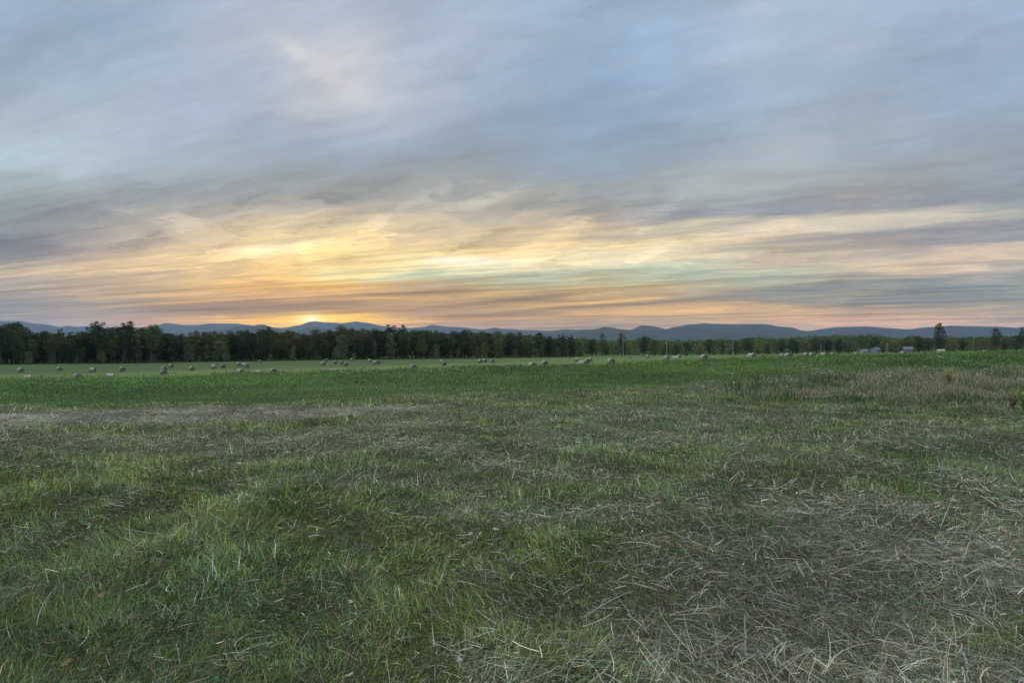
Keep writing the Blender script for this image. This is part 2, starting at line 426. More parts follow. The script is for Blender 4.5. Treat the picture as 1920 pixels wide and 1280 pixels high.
def mat_noise(name, c1, c2, scale=4.0, rough=0.9, bump=0.0, detail=4, stretch=(1, 1, 1), spec=0.2):
    m, t, o = mat_new(name)
    tcn = t.node('ShaderNodeTexCoord')
    mp = t.node('ShaderNodeMapping', {'Vector': tcn.outputs['Object'], 'Scale': stretch})
    n = t.noise(mp.outputs[0], scale, detail, 0.6)
    c = t.mix(t.mapr(n, 0.3, 0.7), c1, c2)
    p = t.node('ShaderNodeBsdfPrincipled', {'Base Color': c, 'Roughness': rough, 'Specular IOR Level': spec})
    if bump:
        bn = t.node('ShaderNodeBump', {'Height': n, 'Strength': bump, 'Distance': 0.05})
        t.l.new(bn.outputs[0], p.inputs['Normal'])
    t.l.new(p.outputs[0], o.inputs[0])
    return m

# ground: soil and thatch near, turf colours beyond; the zones follow the field's real boundaries
def mat_ground():
    m, t, o = mat_new('ground_soil')
    at = t.node('ShaderNodeAttribute', attribute_name='Col')
    sp = t.node('ShaderNodeSeparateColor', {0: at.outputs['Color']})
    crop, far, dry = sp.outputs
    g = t.node('ShaderNodeNewGeometry'); pos = g.outputs['Position']
    n1 = t.noise(pos, 9.0, 6, 0.65); n2 = t.noise(pos, 0.6, 4, 0.6); n3 = t.noise(pos, 40.0, 3, 0.6)
    near = t.mix(t.mapr(n1, 0.3, 0.7), (0.018, 0.020, 0.011), (0.060, 0.055, 0.032))
    near = t.mix(t.mapr(n2, 0.4, 0.65), near, (0.022, 0.04, 0.014))
    near = t.mix(t.m('MULTIPLY', dry, t.mapr(n3, 0.3, 0.7)), near, (0.15, 0.145, 0.11))
    cropc = t.mix(t.mapr(n1, 0.35, 0.7), (0.02, 0.05, 0.014), (0.045, 0.10, 0.03))
    sc = t.node('ShaderNodeMapping', {'Vector': pos, 'Rotation': (0, 0, R(-14)), 'Scale': (0.012, 0.14, 1)})
    nrow = t.noise(sc.outputs[0], 1.0, 4, 0.6)
    nb = t.noise(pos, 0.02, 5, 0.6); nf = t.noise(pos, 0.8, 5, 0.7)
    f1 = t.mix(t.mapr(nb, 0.35, 0.65), (0.088, 0.142, 0.040), (0.125, 0.185, 0.050))
    f1 = t.mix(t.mapr(nrow, 0.42, 0.6, 0, 0.75), f1, (0.140, 0.195, 0.060))
    f1 = t.mix(t.mapr(nf, 0.35, 0.75, 0, 0.5), f1, (0.045, 0.095, 0.036))
    sc2 = t.node('ShaderNodeMapping', {'Vector': pos, 'Rotation': (0, 0, R(-9)), 'Scale': (0.02, 0.055, 1)})
    nrow2 = t.noise(sc2.outputs[0], 1.0, 6, 0.65)
    f1 = t.mix(t.mapr(nrow2, 0.46, 0.62, 0, 0.7), f1, (0.050, 0.098, 0.042))
    sc3 = t.node('ShaderNodeMapping', {'Vector': pos, 'Rotation': (0, 0, R(-14)), 'Scale': (0.15, 1.1, 1)})
    f1 = t.mix(t.mapr(t.noise(sc3.outputs[0], 1.0, 4, 0.7), 0.45, 0.7, 0, 0.5), f1, (0.135, 0.195, 0.070))
    f1 = t.mix(t.m('MULTIPLY', dry, 0.7), f1, (0.044, 0.086, 0.036))
    c = t.mix(crop, near, cropc); c = t.mix(far, c, f1)
    p = t.node('ShaderNodeBsdfPrincipled', {'Base Color': c, 'Roughness': 0.95, 'Specular IOR Level': 0.1})
    bn = t.node('ShaderNodeBump', {'Height': n1, 'Strength': 0.8, 'Distance': 0.04})
    t.l.new(bn.outputs[0], p.inputs['Normal'])
    t.l.new(p.outputs[0], o.inputs[0])
    return m

def swath(x, y):
    """the cut hay swath left lying across the left, 12-18 m off"""
    hw_ = 2.9 * sstep(1.5, -11, x) + 0.4
    return sstep(hw_, hw_ * 0.65, np.abs(y - (15.4 + 0.17 * (x + 5)) - (fbm(x * 0.3, y * 0.3, 2) - 0.5) * 1.5)) * sstep(0.5, -4, x)
def dryness(x, y):
    """0 green .. 1 straw, from the lie of the cut hay"""
    n = fbm(x * 0.42 + 3, y * 0.42 + 60, 4) * 0.6 + fbm(x * 1.7 + 30, y * 1.7, 3) * 0.4
    base = sstep(0.42, 0.66, n) * 0.5 * (0.55 + 0.45 * sstep(-4, 1.5, x))
    row = swath(x, y)
    # raked straw, near right
    rk = sstep(-0.6, 1.6, x - 0.45 * (y - 3)) * sstep(8.5, 4.5, y) * sstep(0.3, 0.5, fbm(x * 0.9, y * 0.9 + 7, 3) + 0.05)
    mid = sstep(0.48, 0.62, fbm(x * 0.25 + 11, y * 0.5 + 4, 3)) * sstep(7, 10, y) * 0.5
    lush = sstep(-0.3, -2.5, x + 0.1 * y) * sstep(9, 5, y)
    v = np.maximum(np.maximum(base, row * 0.95), np.maximum(rk * 0.95, mid)) * (1 - 0.62 * lush)
    return np.clip(v, 0, 1)

# ------------------------------------------------------------------ the ground sheet
th = np.concatenate([np.linspace(-math.pi, R(-56), 60, endpoint=False), np.linspace(R(-56), R(56), 520), np.linspace(R(56), math.pi, 60)[1:]])
rr = np.concatenate([[0.02], np.geomspace(0.8, 20, 110), np.geomspace(20.3, 400, 200), np.geomspace(410, 17000, 50)])
TH, RR = np.meshgrid(th, rr, indexing='ij')
GX, GY = RR * np.sin(TH), RR * np.cos(TH)
GZ = gz(GX, GY)
_u, _d = uv_of(GX, GY)
_df = np.interp(_u, KU, DF)
uncut = sstep(0.50, 0.56, _d / _df + (fbm(GX * 0.02, GY * 0.02, 3) - 0.5) * 0.08) * sstep(1250, 700, _u)   # strip along the wood that was cut later
_zf = zone_far(GX, GY)
gc = np.stack([zone_crop(GX, GY), _zf, np.where(_zf > 0.5, uncut, dryness(GX, GY))], -1)
ground = new_obj('ground', grid_mesh('ground', np.stack([GX, GY, GZ], -1)[::-1], gc[::-1]), mat_ground())
tag(ground, kind='structure')

# ------------------------------------------------------------------ mountains
def ridge(name, dist, prof, seed, matl, depth=1800.0, rough=1.0):
    us = np.linspace(-240, 2160, 520)
    dist = np.interp(us, [-240, 650, 1150, 2160], dist) if isinstance(dist, tuple) else np.full_like(us, dist)
    pu, pv = zip(*prof)
    v = np.interp(us, pu, pv)
    n = (fbm(us * 0.012 + seed, us * 0 + seed, 5) - 0.5)
    outm = sstep(0, -200, us) + sstep(1920, 2120, us)
    v = v - outm * (fbm(us * 0.004 + seed * 3, us * 0 + 2, 3) - 0.4) * 20 + n * 2.2 * rough
    top = (HOR - v) / F * dist + EYE
    rows = []
    for k in range(22):
        s = k / 15.0 if k <= 15 else 1 + (k - 15) / 6.0
        y = dist - depth * (1 - s) if s <= 1 else dist + depth * 0.6 * (s - 1)
        f = (s ** 1.15) if s <= 1 else max(0.0, 2 - s)
        x = (us - 960) / F * dist
        rn = (fbm(x * 0.0016 + seed, y * 0.0016 + seed, 5) - 0.5)
        z = -22 + (top + 22) * f + rn * 190 * rough * math.sin(math.pi * min(s, 1.0)) * np.clip((top + 22) / 300, 0.1, 1.2)
        if s == 1.0: z = top
        z = np.minimum(z, top)
        rows.append(np.stack([x, y, z], -1))
    V = np.stack(rows, 1)
    o = new_obj(name, grid_mesh(name, V), matl)
    return tag(o, kind='structure')
m_mtn = mat_noise('wooded_mountainside', (0.018, 0.032, 0.022), (0.045, 0.055, 0.035), 0.006, 1.0, 0, 6)
far_prof = [(-900, 610), (-200, 606), (0, 601), (37, 601), (60, 606), (85, 608), (100, 611), (112, 613.5), (127, 610.5), (140, 613), (160, 612), (200, 616), (250, 614), (290, 612), (303, 607), (311, 605), (325, 607), (345, 609), (370, 609), (395, 606), (420, 606.5), (445, 606.5), (462, 608.5), (480, 611), (500, 614), (530, 614.5), (548, 611), (565, 608), (577, 603), (590, 601.5), (605, 603.5), (630, 604.5), (640, 605.5), (655, 604), (668, 602), (680, 604.5), (692, 605.5), (710, 610), (740, 613), (770, 615), (798, 612), (808, 608), (820, 609.5), (840, 612), (870, 613.5), (890, 616), (910, 617), (925, 613.5), (940, 616), (960, 617), (985, 619), (1000, 619), (1030, 620), (1060, 617), (1080, 618), (1110, 617), (1150, 618), (1180, 619), (1193, 614), (1203, 609.5), (1220, 610.5), (1238, 614), (1248, 617), (1262, 613), (1280, 610), (1292, 607), (1303, 607.5), (1317, 605), (1345, 606.5), (1380, 607.5), (1430, 607), (1445, 608.5), (1455, 611), (1485, 614), (1500, 620), (1515, 621), (1530, 619), (1545, 616), (1570, 613), (1620, 611), (1660, 614), (1705, 617), (1730, 613.5), (1760, 611.5), (1785, 610), (1850, 612), (1880, 612), (1900, 615), (1920, 612), (2300, 614), (2820, 618)]
near_prof = [(-900, 628), (-200, 630), (0, 630), (300, 626), (400, 622), (430, 617), (448, 612), (470, 611.5), (485, 608.5), (495, 608.5), (508, 613), (530, 617), (560, 622), (570, 616), (590, 613), (610, 616), (640, 624), (900, 626), (1000, 626), (1060, 624), (1080, 622), (1105, 620), (1120, 616), (1133, 612.5), (1145, 613.5), (1160, 617), (1185, 619), (1215, 620.5), (1240, 618.5), (1262, 617), (1280, 614), (1290, 615), (1303, 618), (1320, 614), (1335, 615), (1355, 619), (1395, 621.5), (1430, 626), (1500, 628), (1560, 626), (1700, 627), (1920, 626), (2820, 628)]
ridge('mountain_range', (13200.0, 13200.0, 9600.0, 9600.0), far_prof, 3.0, m_mtn, 2400)
ridge('foothills', 7600.0, near_prof, 9.0, m_mtn, 1500, 0.8)

# ------------------------------------------------------------------ haze: one even box of evening air
hz = MB(); hz.box((0, 500, 0), (2, 2, 2))
hme = bpy.data.meshes.new('haze')
zb, zt = -40.0, 650.0
bx = 17600.0
mbh = MB(); mbh.box((0, 0, (zb + zt) / 2), (2 * bx, 2 * bx, zt - zb))
hm, ht, ho = mat_new('evening_haze')
pv_ = ht.node('ShaderNodeVolumePrincipled', {'Color': (0.40, 0.62, 1.0, 1), 'Density': 0.000046, 'Anisotropy': 0.55})
ht.l.new(pv_.outputs[0], ho.inputs['Volume'])
haze = new_obj('haze', mbh.mesh('haze'), hm)
tag(haze, 'thin blue evening haze over the valley', 'haze', kind='stuff')

# ------------------------------------------------------------------ grass blades
G_A = np.array([0.130, 0.245, 0.055]); G_B = np.array([0.25, 0.32, 0.075]); G_C = np.array([0.130, 0.235, 0.125])
D_A = np.array([0.62, 0.57, 0.44]); D_B = np.array([0.33, 0.265, 0.16]); D_C = np.array([0.50, 0.54, 0.49]); D_D = np.array([0.17, 0.12, 0.075])
def blades(name, x, y, z, L, w, head, lean, curve, colr, segs=3, tip=0.25, tilt=None, twist=None):
    n = len(x)
    K = segs + 1
    P = np.zeros((n, K, 3), np.float32)
    P[:, 0] = np.stack([x, y, z], -1)
    dx, dy = np.sin(head), np.cos(head)
    for k in range(1, K):
        phi = lean + curve * (k - 0.5) / segs
        st = L / segs
        hk = head if twist is None else head + twist * (k - 0.5 * (segs + 1)) / segs * 2
        P[:, k, 0] = P[:, k - 1, 0] + st * np.sin(phi) * np.sin(hk)
        P[:, k, 1] = P[:, k - 1, 1] + st * np.sin(phi) * np.cos(hk)
        P[:, k, 2] = P[:, k - 1, 2] + st * np.cos(phi)
    # keep blades above the ground
    wd = np.stack([dy, -dx, np.zeros(n)], -1).astype(np.float32)
    if tilt is not None:
        wd = wd * np.cos(tilt)[:, None]; wd[:, 2] = np.sin(tilt)
    Vv = np.zeros((n, K, 2, 3), np.float32)
    for k in range(K):
        ww = w * (1 - (1 - tip) * (k / segs) ** 1.5) * 0.5
        Vv[:, k, 0] = P[:, k] - wd * ww[:, None]
        Vv[:, k, 1] = P[:, k] + wd * ww[:, None]
    base = (np.arange(n) * K * 2)[:, None]
    q_ = []
    for k in range(segs):
        q_.append(np.concatenate([base + 2 * k, base + 2 * k + 1, base + 2 * k + 3, base + 2 * k + 2], 1))
    Q = np.stack(q_, 1).reshape(-1, 4)
    C = np.repeat(colr.astype(np.float32), K * 2, axis=0)
    return Vv.reshape(-1, 3), Q.astype(np.int32), C
def blades_lod(x, y, z, L, w, head, lean, curve, colr, tip=0.25, tilt=None, twist=None, near=6.5):
    out_ = []
    for mk, sg in ((y < near, 3), (y >= near, 2)):
        out_.append(blades('', x[mk], y[mk], z[mk], L[mk], w[mk], head[mk], lean[mk], curve[mk], colr[mk], segs=sg, tip=tip,
                           tilt=None if tilt is None else tilt[mk], twist=None if twist is None else twist[mk]))
    return out_
def join(parts):
    vs, qs, cs = [], [], []; off = 0
    for v, q_, c in parts:
        vs.append(v); qs.append(q_ + off); cs.append(c); off += len(v)
    return np.concatenate(vs), np.concatenate(qs), np.concatenate(cs)
def scatter(n, d0, d1, power, margin=0.35):
    """points in a wedge in front; density ~ d^-power"""
    e = 2 - power
    t = rng.random(n)
    d = (d0 ** e + t * (d1 ** e - d0 ** e)) ** (1 / e) if abs(e) > 1e-6 else d0 * (d1 / d0) ** t
    x = (rng.random(n) * 2 - 1) * (0.9 * d + margin + 0.12 * d)
    return x, d
def pick(colors, wts, n):
    idx = rng.choice(len(colors), n, p=np.asarray(wts) / np.sum(wts))
    return np.asarray(colors)[idx]

def build_meadow():
    parts = []
    # A: living grass, tufted
    n = 900000
    x, y = scatter(n, 1.6, 36, 1.15)
    dr = dryness(x, y); cr = zone_crop(x, y)
    tuft = fbm(x * 2.3 + 100, y * 2.3, 3)
    clump = vnoise(x * 7 + 5, y * 7 + 9)
    keep = (rng.random(n) > cr) & (rng.random(n) < np.clip(1.15 - dr * 0.75, 0.35, 1) * (1 - 0.8 * swath(x, y))) & (clump + rng.random(n) * 0.6 > 0.42)
    x, y, dr, tuft = x[keep], y[keep], dr[keep], tuft[keep]; n = len(x)
    lushf = sstep(0.50, 0.72, tuft)
    L = (0.04 + 0.075 * lushf + 0.045 * rng.random(n)) * (0.7 + 0.8 * rng.random(n)) * (1 + 0.25 * sstep(-0.5, -3, x) * sstep(9, 5, y))
    w = np.maximum(0.0036, 0.00108 * y) * (0.5 + 0.9 * rng.random(n) ** 1.5)
    fl = fbm(x * 0.8 + 50, y * 0.8 + 20, 3) * 4 * math.pi
    head = fl + rng.normal(0, 0.95, n)
    lean = np.abs(rng.normal(0.85, 0.45, n)); curve = rng.random(n) * 1.1
    ph = lean + curve; curve = np.where(ph > 1.75, 1.75 - lean, curve); lean = np.minimum(lean, 1.5)
    hue = fbm(x * 0.5 + 70, y * 0.5 + 33, 3)
    hq = (1 - 0.9 * dr)[:, None] * np.clip(sstep(0.35, 0.65, hue) + 0.5 * sstep(1, -5, x) * sstep(4, 9, y), 0, 1)[:, None]
    c = pick([G_A, G_B, G_C], [4, 2, 3], n)
    cool = rng.random(n) < dr * 1.2
    c[cool] = G_C * 0.8
    c = c * (1 - hq * 0.7) + (G_B * hq * 0.7) * 1.0
    drym = rng.random(n) < 0.13 + 0.25 * dr
    c[drym] = pick([D_A, D_B, D_C, D_D], [2, 4, 2, 3], int(drym.sum()))
    patch = 0.8 + 0.6 * sstep(0.3, 0.7, fbm(x * 1.3 + 12, y * 1.3 + 71, 4))
    c = c * (patch * (0.28 + 1.75 * rng.random(n) ** 1.7))[:, None]
    parts += blades_lod(x, y, gz(x, y) - 0.01, L, w, head, lean, curve, c, twist=rng.normal(0, 0.45, n))
    return join(parts)

def build_cuthay():
    parts = []
    # B: loose cut stems lying in swirls over the stubble
    n = 560000
    x, y = scatter(n, 1.6, 34, 1.2)
    dr = dryness(x, y); cr = zone_crop(x, y)
    cl = vnoise(x * 3.1 + 40, y * 3.1)
    keep = (rng.random(n) > cr) & (rng.random(n) < 0.12 + 0.88 * dr) & (cl + rng.random(n) * 0.7 > 0.45)
    x, y, dr = x[keep], y[keep], dr[keep]; n = len(x)
    L = (0.03 + 0.15 * rng.random(n) ** 2.2) * (1 + 0.2 * dr)
    w = np.maximum(0.0026, 0.0009 * y) * (0.5 + 1.3 * rng.random(n) ** 3)
    fl = fbm(x * 0.55 + 9, y * 0.55 + 77, 3) * 4.5 * math.pi
    head = fl + rng.normal(0, 0.85, n) + np.where(rng.random(n) < 0.5, math.pi, 0)
    lean = 1.38 + rng.normal(0, 0.14, n); curve = rng.normal(0.12, 0.22, n)
    z = gz(x, y) + 0.015 + rng.random(n) ** 1.5 * (0.03 + 0.055 * dr)
    c = pick([D_A, D_B, D_C, D_D, G_C], [3, 3, 4, 2.5, 4], n)
    row = sstep(11, 14, y)[:, None]
    patch = 0.6 + 0.8 * sstep(0.3, 0.7, fbm(x * 1.0 + 52, y * 1.4 + 31, 4))
    c = c * (patch * (0.22 + 1.6 * rng.random(n) ** 1.9))[:, None]
    sw_ = swath(x, y)[:, None]
    c = c * (1 - 0.75 * sw_) + np.array([0.40, 0.38, 0.31]) * (0.55 + 0.8 * rng.random(n))[:, None] * patch[:, None] * 0.75 * sw_
    soft = (sstep(6, 13, y) * (1 - 0.75 * sstep(0.3, 0.8, dr)))[:, None] * 0.72
    c = c * (1 - soft) + np.array([0.22, 0.24, 0.11]) * (patch * (0.7 + 0.6 * rng.random(n)))[:, None] * soft
    parts += blades_lod(x, y, z, L, w, head, lean, curve, c, tip=0.6, tilt=rng.normal(0, 0.6, n), twist=rng.normal(0, 0.30, n))
    # chaff: short broken bits and dead leaf blades that cover the soil everywhere
    n = 420000
    x, y = scatter(n, 1.6, 30, 1.15)
    cr = zone_crop(x, y)
    k = rng.random(n) > cr
    x, y = x[k], y[k]; n = len(x); dr = dryness(x, y)
    L = np.maximum(0.012 + 0.04 * rng.random(n), 0.0022 * y); w = np.maximum(0.0035, 0.0011 * y) * (0.6 + 0.8 * rng.random(n))
    c = pick([D_A * 0.6, D_B * 0.8, D_C * 0.6, D_D, G_A * 0.8, G_C * 0.8, np.array([0.16, 0.10, 0.055])], [2, 3, 2, 4, 4, 4, 2], n)
    pale = rng.random(n) < dr * 0.8
    c[pale] = pick([D_A * 0.75, D_C * 0.7, G_C], [3, 4, 2], int(pale.sum()))
    grn = (rng.random(n) > dr) & (rng.random(n) < 0.5)
    c[grn] = G_A * 0.7
    c = c * (0.4 + 1.2 * rng.random(n) ** 1.3)[:, None]
    parts.append(blades('h', x, y, gz(x, y) + 0.004 + 0.022 * rng.random(n), L, w, rng.random(n) * 6.28, 1.2 + rng.normal(0, 0.3, n), rng.normal(0.1, 0.4, n), c, segs=1, tip=0.5, tilt=rng.normal(0, 0.6, n)))
    # C: long pale stems on top, mostly near right
    n = 9000
    x, y = scatter(n, 2.0, 14, 1.3)
    dr = dryness(x, y)
    keep = rng.random(n) < 0.04 + 0.9 * dr ** 2
    x, y = x[keep], y[keep]; n = len(x)
    L = 0.14 + 0.26 * rng.random(n); w = np.maximum(0.0035, 0.001 * y) * (0.7 + 0.6 * rng.random(n))
    head = fbm(x * 0.55 + 9, y * 0.55 + 77, 3) * 4.5 * math.pi + rng.normal(0, 0.8, n)
    lean = 1.25 + rng.normal(0, 0.2, n); curve = rng.normal(0.35, 0.3, n)
    c = pick([D_A, D_C, D_A * 0.7], [3, 3, 2], n) * (0.7 + 0.5 * rng.random(n))[:, None]
    parts.append(blades('h', x, y, gz(x, y) + 0.03 + 0.05 * rng.random(n), L, w, head, lean, curve, c, segs=4, tip=0.4, tilt=rng.normal(0, 0.5, n), twist=rng.normal(0, 0.28, n)))
    return join(parts)

def build_crop():
    """leafy standing crop: a lumpy canopy of small leaves, thinning out to single plants at the near edge"""
    n = 460000
    x, y = scatter(n, 14.5, 80, 1.0, 1.0)
    u, d = uv_of(x, y)
    db = np.interp(u, KU, DB)
    edge = sstep(-3.0, 7, y - db)
    cr = np.maximum(zone_crop(x, y), sstep(-4.5, 0.5, y - db) * 0.35 * sstep(0.0, -0.5, y - db - 0.0))
    cl = fbm(x * 0.5 + 20, y * 0.8 + 31, 3); cl2 = vnoise(x * 2.0, y * 2.6)
    keep = (rng.random(n) < cr) & (cl2 + rng.random(n) * 0.9 > 0.40)
    x, y, cl, cl2, edge = x[keep], y[keep], cl[keep], cl2[keep], edge[keep]; n = len(x)
    can = (0.06 + 0.36 * edge) * (0.35 + 0.95 * sstep(0.3, 0.7, cl)) * (0.55 + 0.75 * cl2)
    f = rng.random(n) ** 0.6
    z = gz(x, y) + can * f
    w = np.maximum(0.018, 0.00105 * y) * (0.6 + 0.8 * rng.random(n)) 
    L = w * (1.6 + 2.4 * rng.random(n) ** 2)
    head = rng.random(n) * 2 * math.pi
    lean = np.abs(rng.normal(0.75, 0.5, n)); curve = rng.random(n) * 0.8
    c = pick([np.array([0.095, 0.205, 0.050]), np.array([0.140, 0.250, 0.064]), np.array([0.075, 0.165, 0.065])], [3, 3, 2], n)
    tone = 0.42 + 0.95 * sstep(0.3, 0.68, fbm(x * 0.22, y * 0.7 + 80, 4))
    c = c * (tone * (0.45 + 1.1 * rng.random(n)))[:, None]
    yel = np.clip(sstep(0.50, 0.70, fbm(x * 0.12 + 60, y * 0.3, 2)) * 0.45 + 0.55 * (1 - edge), 0, 0.8)[:, None]
    c = c * (1 - yel) + np.array([0.21, 0.29, 0.075]) * yel * (0.6 + 0.8 * rng.random(n))[:, None]
    return blades('c', x, y, z, L, w, head, lean, curve, c, segs=2, tip=0.35, tilt=rng.normal(0, 0.5, n))

def weed_zone(x, y):
    u, d = uv_of(x, y)
    top = np.interp(u, [1280, 1400, 1600, 1920, 2200], [19.5, 24, 30, 32, 32])
    bot = np.interp(u, [1280, 1400, 1600, 1920, 2200], [18.5, 17.5, 16, 14.5, 14.5])
    return sstep(0, 2.5, d - bot + (fbm(x * 0.6, y * 0.6, 2) - 0.5) * 3) * sstep(2.5, -1, d - top) * sstep(1310, 1620, u)

def build_weeds():
    parts = []
    n = 110000
    y = 13 + rng.random(n) * 22; x = (0.28 + rng.random(n) * 0.82) * y
    k = rng.random(n) < weed_zone(x, y) * (0.10 + 0.90 * sstep(0.40, 0.58, fbm(x * 0.55 + 8, y * 0.8, 3)))
    x, y = x[k], y[k]; n = len(x)
    hgt = 0.16 + 0.36 * sstep(15, 23, y)
    L = hgt * (0.45 + 0.6 * rng.random(n)) * (0.55 + 0.9 * sstep(0.35, 0.65, fbm(x * 0.7 + 18, y * 0.7, 3)))
    w = 0.0009 * y * (0.6 + 0.6 * rng.random(n))
    head = rng.random(n) * 2 * math.pi
    lean = np.abs(rng.normal(0.2, 0.2, n)); curve = rng.random(n) * 0.9
    pal = fbm(x * 0.35 + 44, y * 0.5 + 2, 3)
    c = pick([np.array([0.46, 0.40, 0.26]), np.array([0.36, 0.35, 0.26]), np.array([0.15, 0.22, 0.08]), np.array([0.26, 0.21, 0.12])], [3, 3, 8, 2], n)
    gr = rng.random(n) < sstep(0.42, 0.6, pal) * 0.75
    c[gr] = np.array([0.08, 0.16, 0.05])
    c = c * (0.6 + 0.7 * rng.random(n))[:, None]
    z = gz(x, y)
    parts.append(blades('w', x, y, z, L, w, head, lean, curve, c, segs=3, tip=0.5))
    # seed heads: short wide leaflets at stem tops
    s = rng.random(n) < 0.35
    xs, ys, zs, Ls = x[s], y[s], z[s], L[s]; m = len(xs)
    parts.append(blades('w', xs + rng.normal(0, 0.02, m), ys, zs + Ls * 0.85, 0.04 + 0.05 * rng.random(m), 0.0016 * ys, rng.random(m) * 6.28, np.abs(rng.normal(0.3, 0.3, m)), np.full(m, 0.3),
                        pick([np.array([0.50, 0.42, 0.29]), np.array([0.42, 0.40, 0.31]), np.array([0.30, 0.22, 0.13])], [3, 3, 2], m) * (0.7 + 0.5 * rng.random(m))[:, None], segs=1, tip=0.5))
    return join(parts)

def build_clover():
    """small round leaves of clover and plantain among the grass"""
    n = 7000
    x, y = scatter(n, 1.6, 12, 1.3)
    f = sstep(0.47, 0.62, fbm(x * 1.1 + 200, y * 1.1 + 3, 3)) * (1 - 0.85 * dryness(x, y)) * (0.35 + 0.65 * sstep(1.5, -1.5, x))
    k = rng.random(n) < f
    x, y = x[k], y[k]; n = len(x)
    sz = 0.007 + 0.010 * rng.random(n) ** 2
    z = gz(x, y) + 0.03 + 0.06 * rng.random(n)
    nx, ny = rng.normal(0, 0.35, n), rng.normal(0, 0.35, n)
    ang = rng.random(n) * 6.28
    V = np.zeros((n, 8, 3), np.float32)
    for k2 in range(8):
        t = ang + k2 * math.pi / 4
        dx = np.cos(t) * sz; dy = np.sin(t) * sz
        V[:, k2] = np.stack([x + dx, y + dy, z - dx * nx - dy * ny], -1)
    b_ = (np.arange(n) * 8)[:, None]
    Q = np.concatenate([b_ + np.array([0, 1, 2, 3]), b_ + np.array([0, 3, 4, 7]), b_ + np.array([4, 5, 6, 7])], 0)
    c = pick([np.array([0.065, 0.15, 0.04]), np.array([0.10, 0.18, 0.05]), np.array([0.05, 0.11, 0.05])], [3, 1, 3], n) * (0.7 + 0.6 * rng.random(n))[:, None]
    return V.reshape(-1, 3), Q, np.repeat(c, 8, axis=0)

m_blade = mat_leafy('meadow_blade', 0.30)
for nm, fn, lab, cat in (
    ('meadow_grass', build_meadow, 'short tufted green grass covering the near meadow', 'grass'),
    ('cut_hay', build_cuthay, 'pale dry cut stems lying loose over the near meadow', 'cut hay'),
    ('standing_crop', build_crop, 'dark green standing crop in a band behind the mown meadow', 'crop'),
    ('dry_weeds', build_weeds, 'tall beige seeding weeds at the right edge of the crop', 'weeds'),
    ('clover_leaves', build_clover, 'small round clover leaves among the near grass', 'ground cover')):
    v, q_, c = fn()
    tag(new_obj(nm, quads_mesh(nm, v, q_, c), m_blade), lab, cat, kind='stuff')
    del v, q_, c

# ------------------------------------------------------------------ trees
m_crown = mat_leafy('tree_foliage', 0.22, hue=0.075, val=0.34)
m_bark = mat_noise('bark', (0.028, 0.025, 0.02), (0.07, 0.064, 0.052), 2.0, 0.95, 0.4, 5, (1, 1, 0.25))
m_pale_bark = mat_noise('pale_bark', (0.07, 0.07, 0.063), (0.15, 0.146, 0.13), 2.0, 0.9, 0.3, 5, (1, 1, 0.25))

